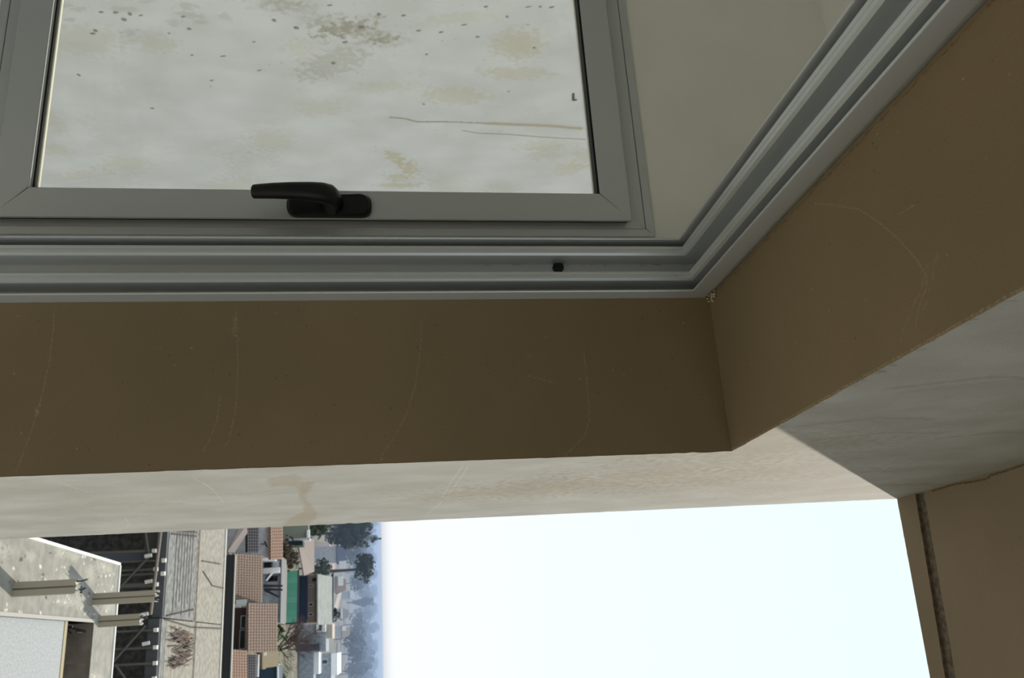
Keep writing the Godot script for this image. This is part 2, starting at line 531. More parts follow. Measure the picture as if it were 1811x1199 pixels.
	mb.box(inner, OUT_X, 0.0, SLAB_Y, 2.4, 3.2)
	mb.box(-0.478, OUT_X, HEAD_Y, SLAB_Y, -0.299, 2.4)
	mb.box(OUT_X - 0.05, OUT_X, 0.0, 0.8, END_Z, JAMB_Z)
	part("masonry", mb, mats.tan, wall)
	# free end of the wall, rough arris
	mb = MB.new()
	patch(mb, Vector3(inner, 0.8, END_Z), Vector3(OUT_X - inner, 0, 0), Vector3(0, HEAD_Y - 0.8, 0), Vector3.FORWARD, uvj, 0.012, 0.0006)
	patch(mb, Vector3(inner, HEAD_Y, END_Z), Vector3(OUT_X - inner, 0, 0), Vector3(0, SLAB_Y + 0.012 - HEAD_Y, 0), Vector3.FORWARD, uvj, 0.012, 0.0006)
	part("end_face", mb, mats.tan, wall)
	mb = MB.new()
	mb.box(-6.0, OUT_X + 0.0, GROUND, -0.18, -1.45, 8.0)
	part("lower_storeys", mb, mats.tan, wall)
	mb = MB.new()
	mb.box(-6.0, OUT_X, SLAB_Y + 0.19, 6.2, -1.45, 8.0)
	part("upper_storey", mb, mats.tan, wall)

	mb = MB.new()
	var bead := []
	var thick := []
	for i in 150:
		var zz := JAMB_Z + 0.006 * i
		bead.append(Vector3(FRAME_X + 0.0045 + 0.003 * rough_noise.get_noise_1d(zz * 40.0), HEAD_Y + 0.0006, zz))
		thick.append(0.0009 + 0.0020 * maxf(0.0, rough_noise.get_noise_1d(zz * 55.0 + 9.0)))
	mb.tube(bead, thick, 6)
	part("plaster_bead", mb, mottled(Color(0.38, 0.32, 0.26), Color(0.50, 0.44, 0.35), 0.05, 6.0, 42), wall)
	# balcony slab above with a drip groove
	var slab := structure("ceiling_balcony", "tan underside of the balcony above with a dark drip groove along its end", "ceiling")
	var cc := Canvas.new(-0.26, -0.55, 0.5, 1.4, 800.0, [Color(0.52, 0.465, 0.39), Color(0.56, 0.50, 0.425)], 14, 2.0)
	for l in [
[Vector2(-0.2312, -1.6876), Vector2(-0.2324, -1.6247), Vector2(-0.2326, -1.6060), Vector2(-0.2280, -1.5538), Vector2(-0.2261, -1.5119), Vector2(-0.2302, -1.4988), Vector2(-0.2308, -1.4616), Vector2(-0.2327, -1.4060)],
]:
		cc.stroke(l, 0.0045, Color(0.10, 0.08, 0.06), 0.95, -0.5, 0.9)
		cc.stroke(l, 0.0095, Color(0.66, 0.58, 0.46), 0.25, 0.0, 1.0)
	for k in 24:
		cc.blob(Vector2(rng.randf_range(-0.2, 0.2), rng.randf_range(-1.8, -1.0)), 0.0012, 0.0010, 0.0, dark, 0.5, -0.3)
	mats.slab = cc.material(0.06)
	var uvc := func(p: Vector3): return Vector2((p.x + 0.26) / 0.5, (-0.55 - p.z) / 1.4)
	var x0 := OUT_X - 0.02
	var x1 := 1.15
	# outer lip, groove and field run slightly askew, as built
	var lip := [-1.8187, -1.8314]
	var g0 := [-1.748, -1.778]
	var g1 := [-1.716, -1.742]
	var xr := 0.14
	var at_x := func(pair: Array, x: float) -> float: return pair[0] + (pair[1] - pair[0]) * (x + 0.23) / (xr + 0.23)
	var zs := func(pair: Array) -> Vector3: return Vector3(x0, SLAB_Y, at_x.call(pair, x0))
	var ze := func(pair: Array) -> Vector3: return Vector3(0.3, SLAB_Y, at_x.call(pair, 0.3))
	mb = MB.new()
	strip(mb, zs.call(lip), ze.call(lip), zs.call(g0), ze.call(g0), Vector3.DOWN, uvc)
	strip(mb, zs.call(g1), ze.call(g1), Vector3(x0, SLAB_Y, -0.5), Vector3(0.3, SLAB_Y, -0.5), Vector3.DOWN, uvc)
	part("plaster_underside", mb, mats.slab, slab)
	mb = MB.new()
	var up := Vector3(0, 0.008, 0)
	strip(mb, zs.call(g0), ze.call(g0), zs.call(g0) + up, ze.call(g0) + up, Vector3.BACK, uvc)
	strip(mb, zs.call(g1), ze.call(g1), zs.call(g1) + up, ze.call(g1) + up, Vector3.FORWARD, uvc)
	strip(mb, zs.call(g0) + up, ze.call(g0) + up, zs.call(g1) + up, ze.call(g1) + up, Vector3.DOWN, uvc)
	part("drip_groove", mb, mottled(Color(0.34, 0.31, 0.28), Color(0.46, 0.42, 0.375), 0.05, 3.0, 41, 0.95), slab)
	mb = MB.new()
	mb.quad(zs.call(lip), ze.call(lip), ze.call(lip) + Vector3(0, 0.19, 0), zs.call(lip) + Vector3(0, 0.19, 0), Vector3.FORWARD)
	mb.box(x0, 0.3, SLAB_Y + 0.03, SLAB_Y + 0.19, -1.79, -0.5)
	mb.box(x0, x1, SLAB_Y + 0.001, SLAB_Y + 0.19, -0.5, 3.2)
	mb.box(0.3, x1, SLAB_Y + 0.001, SLAB_Y + 0.19, -1.84, -0.5)
	mb.quad(zs.call(lip) + Vector3(0, 0.19, 0), ze.call(lip) + Vector3(0, 0.19, 0), Vector3(0.3, SLAB_Y + 0.19, -0.5), Vector3(x0, SLAB_Y + 0.19, -0.5), Vector3.UP)
	part("slab", mb, mats.tan, slab)

	var bp := structure("wall_added_partition", "added tan partition behind the view, put in to darken the door jamb", "wall")
	boxpart("wall", bp, mats.tan, OUT_X + 0.001, 1.15, 0.0, SLAB_Y, 2.0, 2.15)  # unseen partition added behind the camera to keep the door jamb darker
	var fl := structure("floor_balcony", "balcony floor of plain tan tiles outside the sliding door", "floor")
	mb = MB.new()
	mb.box(-0.566, 1.15, -0.18, 0.0, END_Z, 3.2)
	part("floor_slab", mb, mats.floor_tile, fl)


func strip(mb: MB, a: Vector3, b: Vector3, c: Vector3, d: Vector3, n: Vector3, uva: Callable, steps := 44):
	var depth := maxi(1, int(round(a.distance_to(c) / 0.03)))
	for i in steps:
		for j in depth:
			var q := []
			for k in [[0, 0], [1, 0], [1, 1], [0, 1]]:
				var s := float(i + k[0]) / steps
				var t := float(j + k[1]) / depth
				var p := a.lerp(b, s).lerp(c.lerp(d, s), t)
				if (j + k[1] == 0 or j + k[1] == depth):
					p = chipped(p, 0.0008)
				q.append(p)
			var f: Vector3 = (q[1] - q[0]).cross(q[2] - q[0])
			for k in ([0, 2, 1, 0, 3, 2] if f.dot(n) > 0.0 else [0, 1, 2, 0, 2, 3]):
				mb.vert(q[k], n, uva.call(q[k]))


# ---------------------------------------------------------------- the room behind the door
func room():
	var wx := -3.6
	var back := 3.0
	var top := 2.487
	# opening of the side window in the end wall
	var l := -1.385
	var r := -0.628
	var b := 0.998
	var t := 2.088
	var w := structure("wall_end", "off-white painted end wall of the room around the side window", "wall")
	var mb := MB.new()
	mb.box(wx, l, 0, top, ROOM_Z - 0.15, ROOM_Z)
	mb.box(r, -0.567, 0, top, ROOM_Z - 0.15, ROOM_Z)
	mb.box(l, r, 0, b, ROOM_Z - 0.15, ROOM_Z)
	mb.box(l, r, t, top, ROOM_Z - 0.15, ROOM_Z)
	part("wall", mb, mats.white_wall, w)
	w = structure("ceiling", "off-white painted ceiling of the room above the side window", "ceiling")
	boxpart("ceiling_slab", w, mats.white_wall, wx, -0.567, top, SLAB_Y + 0.19, ROOM_Z - 0.15, back)
	w = structure("wall_back", "off-white back wall of the room", "wall")
	boxpart("wall", w, mats.white_wall, wx - 0.15, wx, 0, top, ROOM_Z - 0.15, back)
	w = structure("wall_near", "off-white wall at the near end of the room", "wall")
	boxpart("wall", w, mats.white_wall, wx, -0.567, 0, top, back, back + 0.15)
	w = structure("wall_door_side", "off-white inner face of the wall over the sliding door", "wall")
	mb = MB.new()
	mb.box(-0.572, -0.5665, HEAD_Y + 0.002, top, ROOM_Z, back)
	mb.box(-0.572, -0.5665, 0, HEAD_Y, ROOM_Z, JAMB_Z - 0.016)
	mb.box(-0.572, -0.5665, 0, HEAD_Y, 2.4, back)
	part("wall", mb, mats.white_wall, w)
	w = structure("floor", "pale floor of the room inside the sliding door", "floor")
	boxpart("floor_slab", w, mats.room_floor, wx, -0.567, -0.18, 0.0, ROOM_Z - 0.15, back)


# ---------------------------------------------------------------- aluminium door frame
func rail_profile() -> Array:
	# (distance inwards from the outer face, height into the opening)
	return [Vector2(0, -0.001), Vector2(0, 0.0265), Vector2(0.0007, 0.0275), Vector2(0.0022, 0.0275), Vector2(0.0028, 0.0265), Vector2(0.0028, -0.012),
		Vector2(0.0200, -0.012), Vector2(0.0200, 0.0205), Vector2(0.0228, 0.0240), Vector2(0.0272, 0.024), Vector2(0.0275, 0.0234), Vector2(0.0280, 0.0234), Vector2(0.0283, 0.024), Vector2(0.0335, 0.024), Vector2(0.0335, -0.012),
		Vector2(0.0618, -0.012), Vector2(0.0618, 0.0205), Vector2(0.0646, 0.0240), Vector2(0.0695, 0.024), Vector2(0.0698, 0.0234), Vector2(0.0703, 0.0234), Vector2(0.0706, 0.024), Vector2(0.0758, 0.024), Vector2(0.0758, -0.012),
		Vector2(0.0860, -0.012), Vector2(0.0860, 0.0265), Vector2(0.0867, 0.0275), Vector2(0.0880, 0.0275), Vector2(0.0888, 0.0265), Vector2(0.0888, -0.012)]

func door_frame():
	var t := thing("sliding_door_frame", "grey anodised aluminium sliding door frame with twin tracks, set in brown plaster", "door frame", Vector3(FRAME_X - 0.045, 0, JAMB_Z))
	var o := t.position
	var pr := rail_profile()
	var top := HEAD_Y - 0.008
	var near := 2.4
	# far jamb (in view)
	var mb := MB.new(o)
	for i in pr.size() - 1:
		var p: Vector2 = pr[i]
		var q: Vector2 = pr[i + 1]
		var n := Vector3(-(-(q.y - p.y)), 0, (q.x - p.x)).normalized()
		mb.quad(Vector3(FRAME_X - p.x, 0, JAMB_Z + 0.001 + p.y), Vector3(FRAME_X - q.x, 0, JAMB_Z + 0.001 + q.y), Vector3(FRAME_X - q.x, top - q.y - q.x * 0.13, JAMB_Z + 0.001 + q.y), Vector3(FRAME_X - p.x, top - p.y - p.x * 0.13, JAMB_Z + 0.001 + p.y), n)
	part("jamb", mb, mats.alu, t)
	mb = MB.new(o)
	for i in pr.size() - 1:
		var p: Vector2 = pr[i]
		var q: Vector2 = pr[i + 1]
		var n := Vector3((q.y - p.y), -(q.x - p.x), 0).normalized()
		mb.quad(Vector3(FRAME_X - p.x, top - p.y - p.x * 0.13, JAMB_Z + 0.001 + p.y), Vector3(FRAME_X - q.x, top - q.y - q.x * 0.13, JAMB_Z + 0.001 + q.y), Vector3(FRAME_X - q.x, top - q.y - q.x * 0.13, near - q.y), Vector3(FRAME_X - p.x, top - p.y - p.x * 0.13, near - p.y), n)
	part("head", mb, mats.alu, t)
	mb = MB.new(o)
	for i in pr.size() - 1:
		var p: Vector2 = pr[i]
		var q: Vector2 = pr[i + 1]
		var n := Vector3((q.y - p.y), 0, -(q.x - p.x)).normalized()
		mb.quad(Vector3(FRAME_X - p.x, 0, near - p.y), Vector3(FRAME_X - q.x, 0, near - q.y), Vector3(FRAME_X - q.x, top - q.y, near - q.y), Vector3(FRAME_X - p.x, top - p.y, near - p.y), n)
	part("jamb", mb, mats.alu, t)
	mb = MB.new(o)
	for i in pr.size() - 1:
		var p: Vector2 = pr[i]
		var q: Vector2 = pr[i + 1]
		var n := Vector3((q.y - p.y), (q.x - p.x), 0).normalized()
		mb.quad(Vector3(FRAME_X - p.x, p.y, JAMB_Z + p.y), Vector3(FRAME_X - q.x, q.y, JAMB_Z + q.y), Vector3(FRAME_X - q.x, q.y, near - q.y), Vector3(FRAME_X - p.x, p.y, near - p.y), n)
	part("sill_track", mb, mats.alu, t)
	# rubber stop in the middle channel
	mb = MB.new(o)
	var c := Vector3(FRAME_X - 0.0553, 1.8942, JAMB_Z - 0.010)
	mb.tube([c - Vector3(0, 0, 0.002), c + Vector3(0, 0, 0.0035), c + Vector3(0, 0, 0.0045)], [0.0086, 0.0086, 0.0076], 24, 1.0, Vector3.RIGHT)
	part("rubber_stop", mb, mats.black, t).set_meta("label", "round black rubber stop in the middle channel")
	# old sealant between frame and plaster
	mb = MB.new(o)
	var pts := []
	var rad := []
	for i in 60:
		pts.append(Vector3(FRAME_X - 0.003 + rng.randf_range(-0.001, 0.001), 0.9 + i * 0.0205, JAMB_Z + rng.randf_range(-0.0006, 0.0008)))
		rad.append(0.0006 + 0.0034 * maxf(0.0, rough_noise.get_noise_1d(i * 0.13)))
	mb.tube(pts, rad, 6)
	pts = []
	rad = []
	for i in 70:
		pts.append(Vector3(FRAME_X - 0.012 + rng.randf_range(-0.002, 0.002), HEAD_Y - 0.001 + rng.randf_range(-0.001, 0.001), JAMB_Z + i * 0.0125))
		rad.append(rng.randf_range(0.002, 0.0042))
	mb.tube(pts, rad, 6)
	part("sealant", mb, plain(Color(0.16, 0.13, 0.10), 0.95), t)
	# mortar crumbs left on the tracks
	mb = MB.new(o)
	for k in 16:
		var y := rng.randf_range(1.78, 2.1)
		var xx: float = FRAME_X - [0.0600, 0.0600, 0.0272][k % 3] + rng.randf_range(-0.0008, 0.0008)
		var zz: float = JAMB_Z + [-0.0105, -0.0105, 0.0245][k % 3]
		mb.bar(Vector3(xx, y, zz), Vector3(xx + rng.randf_range(-0.0006, 0.0006), y + rng.randf_range(0.003, 0.014), zz), rng.randf_range(0.0006, 0.0016), 0.0006)
	for k in 14:
		var a := Vector3(FRAME_X + rng.randf_range(-0.004, 0.012), HEAD_Y - rng.randf_range(0.0, 0.006), JAMB_Z + rng.randf_range(0.0, 0.03))
		mb.tube([a, a + Vector3(0.002, 0.001, 0.003), a + Vector3(0.001, 0.001, 0.006)], [0.001, rng.randf_range(0.0012, 0.0026), 0.0008], 6)
	var crumbs := part("mortar_crumbs", mb, plain(Color(0.70, 0.66, 0.56), 0.95), t)
	crumbs.set_meta("kind", "stuff")


# ---------------------------------------------------------------- side window with handle
func mitred(mb: MB, x0: float, x1: float, y0: float, y1: float, w: float, z0: float, z1: float, side: int, gap := 0.0002, bevel := 0.0009):
	# one member of a rectangular frame, mitred at both ends: 0 right, 1 top, 2 left, 3 bottom; front face at z1
	var outer := [Vector2(x1, y0), Vector2(x1, y1), Vector2(x0, y1), Vector2(x0, y0)]
	var innr := [Vector2(x1 - w, y0 + w), Vector2(x1 - w, y1 - w), Vector2(x0 + w, y1 - w), Vector2(x0 + w, y0 + w)]
	var a: Vector2 = outer[side]
	var b: Vector2 = outer[(side + 1) % 4]
	var c: Vector2 = innr[(side + 1) % 4]
	var d: Vector2 = innr[side]
	var al := (b - a).normalized() * gap
	a += al; d += al; b -= al; c -= al
	var inw := (d + c - a - b).normalized()
	var P := func(q: Vector2, z: float): return Vector3(q.x, q.y, z)
	var bo := inw * bevel
	var out3 := Vector3(-inw.x, -inw.y, 0)
	mb.quad(P.call(a + bo, z1), P.call(b + bo, z1), P.call(c - bo, z1), P.call(d - bo, z1), Vector3.BACK)
	mb.quad(P.call(a + bo, z1), P.call(b + bo, z1), P.call(b, z1 - bevel), P.call(a, z1 - bevel), out3 + Vector3.BACK)
	mb.quad(P.call(d - bo, z1), P.call(c - bo, z1), P.call(c, z1 - bevel), P.call(d, z1 - bevel), -out3 + Vector3.BACK)
	mb.quad(P.call(a, z1 - bevel), P.call(b, z1 - bevel), P.call(b, z0), P.call(a, z0), out3)
	mb.quad(P.call(d, z1 - bevel), P.call(c, z1 - bevel), P.call(c, z0), P.call(d, z0), -out3)
	mb.quad(P.call(a, z0), P.call(b, z0), P.call(c, z0), P.call(d, z0), Vector3.FORWARD)
	mb.quad(P.call(a, z0), P.call(d, z0), P.call(d, z1), P.call(a, z1), -Vector3(al.x, al.y, 0))
	mb.quad(P.call(b, z0), P.call(c, z0), P.call(c, z1), P.call(b, z1), Vector3(al.x, al.y, 0))

func side_window():
	var t := thing("casement_window", "grey aluminium side window with a black lever handle, pale wall behind its glass", "window", Vector3(-1.0, 1.0, ROOM_Z))
	var o := t.position
	# fixed frame: two stepped bands
	var names := ["frame_stile", "frame_head", "frame_stile", "frame_sill"]
	for s in 4:
		var mb := MB.new(o)
		mitred(mb, -1.385, -0.628, 0.998, 2.088, 0.0145, ROOM_Z - 0.045, ROOM_Z + 0.004, s)
		mitred(mb, -1.370, -0.643, 1.013, 2.073, 0.050, ROOM_Z - 0.045, ROOM_Z + 0.0032, s)
		part(names[s], mb, mats.alu, t)
	# opening sash
	var sash := Node3D.new()
	sash.name = "sash"
	t.add_child(sash)
	names = ["stile", "top_rail", "stile", "bottom_rail"]
	var sx0 := -1.352
	var sx1 := -0.650
	var sy0 := 1.036
	var sy1 := 2.045
	for s in 4:
		var mb := MB.new(o)
		mitred(mb, sx0, sx1, sy0, sy1, 0.051, ROOM_Z + 0.0155, ROOM_Z + 0.020, s, 0.0004)
		mitred(mb, sx0 + 0.012, sx1 - 0.012, sy0 + 0.012, sy1 - 0.012, 0.030, ROOM_Z - 0.03, ROOM_Z + 0.0155, s)
		part(names[s], mb, mats.alu, sash)
	# gasket just behind the inner edge and the glazing bead beyond the glass
	var mb := MB.new(o)
	for s in 4:
		mitred(mb, sx0 + 0.0500, sx1 - 0.0500, sy0 + 0.0500, sy1 - 0.0500, 0.0045 if s == 1 else 0.0030, ROOM_Z - 0.002, ROOM_Z + (0.0185 if s == 1 else 0.006), s, 0.0, 0.0004)  # top gasket deepened: its black also stands for shade under the top rail
	part("gasket", mb, mats.gasket_and_shade, sash)
	mb = MB.new(o)
	for s in 4:
		mitred(mb, sx0 + 0.0045, sx1 - 0.0045, sy0 + 0.0045, sy1 - 0.0045, 0.0070, ROOM_Z + 0.0035, ROOM_Z + 0.0150, s, 0.0, 0.0004)  # black strip added in the sash gap to stand for its shadow line
	part("gap_shade_strip", mb, mats.gasket_and_shade, sash)
	mb = MB.new(o)
	mb.box(sx0 + 0.045, sx1 - 0.045, sy0 + 0.045, sy1 - 0.045, ROOM_Z - 0.004, ROOM_Z - 0.0005)
	part("pane", mb, mats.glass, sash)
	mb = MB.new(o)
	for s in 4:
		mitred(mb, sx0 + 0.042, sx1 - 0.042, sy0 + 0.042, sy1 - 0.042, 0.0125, ROOM_Z - 0.012, ROOM_Z - 0.005, s, 0.0, 0.001)
	part("glazing_bead", mb, plain(Color(0.80, 0.79, 0.72), 0.35), sash)

	# lever handle
	var h := Node3D.new()
	h.name = "handle"
	t.add_child(h)
	h.set_meta("label", "matt black lever handle on a rounded plate")
	var fz := ROOM_Z + 0.020
	var px := -0.6705
	var py := 1.543
	var outl := []
	for k in 40:
		var a := TAU * k / 40
		var v := Vector2(cos(a), sin(a))
		var e := pow(pow(absf(v.x), 2.6) + pow(absf(v.y), 2.6), -1.0 / 2.6)
		v = v * e * 0.0195
		v.y += 0.0475 * signf(v.y) if absf(v.y) > 0.0001 else 0.0
		outl.append(v)
	mb = MB.new(o)
	mb.plate(Vector3(px, py, fz), Vector3.RIGHT, Vector3.UP, Vector3.BACK, outl, 0.013, 0.005)
	part("base_plate", mb, mats.black, h)
	mb = MB.new(o)
	mb.tube([Vector3(px, py + 0.004, fz + 0.010), Vector3(px, py + 0.004, fz + 0.022), Vector3(px, py + 0.002, fz + 0.034)], [0.0195, 0.0172, 0.015], 20)
	part("hub", mb, mats.black, h)
	mb = MB.new(o)
	var path := [Vector3(px, py + 0.006, fz + 0.018), Vector3(px, py + 0.0065, fz + 0.030), Vector3(px, py + 0.002, fz + 0.041), Vector3(px, py - 0.009, fz + 0.048), Vector3(px, py - 0.026, fz + 0.052), Vector3(px, py - 0.055, fz + 0.0535), Vector3(px, py - 0.083, fz + 0.0525), Vector3(px, py - 0.106, fz + 0.050), Vector3(px, py - 0.1125, fz + 0.0493), Vector3(px, py - 0.1145, fz + 0.049)]
	mb.tube(path, [0.0185, 0.0185, 0.0180, 0.0170, 0.0156, 0.0142, 0.0130, 0.0120, 0.0112, 0.0085], 20, 0.72, Vector3.RIGHT)
	part("lever", mb, mats.black, h)


# ---------------------------------------------------------------- stained wall seen through the glass
func party_wall():
	var c0 := Color(0.665, 0.673, 0.67)
	var c1 := Color(0.71, 0.72, 0.722)
	var cv := Canvas.new(-5.1, 3.3, 2.3, 3.9, 400.0, [c0, c1], 15, 2.6, 1.5)
	var dull_tone := Color(0.47, 0.45, 0.38)
	var ochre := Color(0.62, 0.585, 0.48)
	var spot := Color(0.30, 0.30, 0.27)
	for k in 60:
		var p := Vector2(rng.randf_range(-4.9, -3.0), rng.randf_range(-0.3, 2.9))
		cv.blob(p, rng.randf_range(0.04, 0.16), rng.randf_range(0.06, 0.22), 0.2, [ochre, Color(0.76, 0.77, 0.76), Color(0.62, 0.62, 0.60)][k % 3], 0.22, 0.0, 0.9)
	# dark smear, patches and run marks
	for k in 26:
		var f := k / 25.0
		cv.blob(Vector2(-3.06 - 0.31 * f + rng.randf_range(-0.03, 0.03), 1.05 + 0.68 * f), rng.randf_range(0.02, 0.05), rng.randf_range(0.05, 0.11), 0.45, dull_tone, 0.13, 0.0, 1.1)
	cv.blob(Vector2(-3.27, 1.48), 0.05, 0.17, 0.45, dull_tone, 0.55, 0.0, 0.9)
	cv.blob(Vector2(-3.33, 1.66), 0.035, 0.07, 0.3, dull_tone, 0.5, 0.0, 0.9)
	cv.blob(Vector2(-3.52, 1.42), 0.10, 0.22, 0.6, dull_tone, 0.28, 0.0, 1.0)
	cv.blob(Vector2(-4.36, 1.72), 0.09, 0.05, 0.5, ochre, 0.6, 0.0, 1.1)
	cv.blob(Vector2(-4.48, 1.80), 0.11, 0.06, 0.35, ochre, 0.6, 0.0, 1.1)
	cv.blob(Vector2(-4.58, 1.74), 0.05, 0.08, 0.2, ochre, 0.45, 0.0, 1.1)
	cv.blob(Vector2(-4.68, 1.75), 0.04, 0.16, 0.0, ochre, 0.5)
	cv.blob(Vector2(-3.33, 2.28), 0.13, 0.15, 0.0, ochre, 0.42)
	cv.blob(Vector2(-3.55, 2.30), 0.06, 0.22, 0.0, ochre, 0.35)
	cv.blob(Vector2(-3.75, 2.02), 0.09, 0.20, 0.0, ochre, 0.35)
	cv.blob(Vector2(-4.45, 2.75), 0.10, 0.10, 0.0, ochre, 0.35)
	cv.stroke([Vector2(-3.9579, 1.6898), Vector2(-3.9652, 1.7635), Vector2(-3.9940, 1.8326), Vector2(-3.9862, 2.0181), Vector2(-3.9950, 2.3237), Vector2(-4.0024, 2.5422), Vector2(-4.0222, 2.7354)], 0.016, dull_tone, 0.55, -0.1, 0.7)
	cv.stroke([Vector2(-3.9947, 2.2010), Vector2(-3.9982, 2.5102), Vector2(-4.0222, 2.7354)], 0.035, ochre, 0.3, 0.0, 0.7)
	cv.stroke([Vector2(-4.0655, 2.0792), Vector2(-4.0901, 2.1649), Vector2(-4.0945, 2.3373), Vector2(-4.1156, 2.5306), Vector2(-4.1293, 2.7783)], 0.012, dull_tone, 0.6, -0.1, 0.5)
	cv.stroke([Vector2(-3.7027, 2.6180), Vector2(-3.7616, 2.6303), Vector2(-3.7558, 2.6471)], 0.016, Color(0.10, 0.10, 0.09), 1.0, -0.3, 0.3)
	for q in [
[Vector2(-3.3667, 0.3988), Vector2(-3.3468, 0.4163), Vector2(-3.3474, 0.7220), Vector2(-3.2313, 0.8056), Vector2(-3.3118, 0.8127), Vector2(-3.4941, 0.9258), Vector2(-3.5917, 1.0772), Vector2(-3.3846, 1.0792), Vector2(-3.1203, 1.4320), Vector2(-3.2515, 1.5605), Vector2(-3.3612, 1.4817), Vector2(-3.2127, 2.0120), Vector2(-3.1482, 2.2010), Vector2(-3.0884, 2.1005), Vector2(-3.0733, 2.3368), Vector2(-3.0737, 2.3875), Vector2(-3.0765, 2.2868), Vector2(-3.1654, 1.7462), Vector2(-3.2632, 1.8116), Vector2(-3.2688, 1.9139), Vector2(-3.2902, 2.0837), Vector2(-3.4297, 1.8574), Vector2(-3.3515, 2.3572), Vector2(-3.5171, 1.4228), Vector2(-3.6699, 0.2471), Vector2(-3.4935, 0.7887), Vector2(-3.6832, 0.8421), Vector2(-3.9289, 0.5129), Vector2(-3.2349, 0.6314), Vector2(-3.2234, 0.4750), Vector2(-3.2270, 0.5876), Vector2(-3.2649, 0.5548), Vector2(-3.2234, 0.5316), Vector2(-3.2334, 1.1834), Vector2(-3.2763, 1.2758), Vector2(-3.1650, 1.6357), Vector2(-3.6996, 2.2836), Vector2(-3.8325, 1.8615)],
]:
		for p in q:
			cv.blob(p, rng.randf_range(0.005, 0.013), rng.randf_range(0.008, 0.017), 0.3, spot, 0.7, -0.3, 0.5)
	for k in 14:
		cv.blob(Vector2(rng.randf_range(-3.35, -3.1), rng.randf_range(0.3, 1.0)), rng.randf_range(0.012, 0.03), rng.randf_range(0.03, 0.08), 0.1, Color(0.55, 0.55, 0.52), 0.35, 0.0, 0.8)
	for k in 160:
		cv.blob(Vector2(rng.randf_range(-4.95, -2.95), rng.randf_range(-0.4, 3.0)), rng.randf_range(0.002, 0.005), rng.randf_range(0.002, 0.006), 0.0, spot, 0.45, -0.3, 0.5)
	var m := cv.material(0.008)
	var w := thing("party_wall", "pale stained concrete wall of the neighbouring building, seen through the side window", "wall", Vector3(PARTY_X, GROUND, -6.0))
	var mb := MB.new(w.position)
	var g := func(z: float, y: float): return Vector2((z + 5.1) / 2.3, (3.3 - y) / 3.9)
	var pts := [Vector3(PARTY_X, GROUND, -13.0), Vector3(PARTY_X, GROUND, -1.46), Vector3(PARTY_X, 7.0, -1.46), Vector3(PARTY_X, 7.0, -13.0)]
	mb.tri(pts[0], pts[1], pts[2], Vector3.RIGHT, g.call(pts[0].z, pts[0].y), g.call(pts[1].z, pts[1].y), g.call(pts[2].z, pts[2].y))
	mb.tri(pts[0], pts[2], pts[3], Vector3.RIGHT, g.call(pts[0].z, pts[0].y), g.call(pts[2].z, pts[2].y), g.call(pts[3].z, pts[3].y))
	part("rendered_face", mb, m, w)
	mb = MB.new(w.position)
	mb.box(PARTY_X - 0.3, PARTY_X - 0.002, GROUND, 7.0, -13.0, -1.46)
	part("masonry", mb, mats.concrete, w)


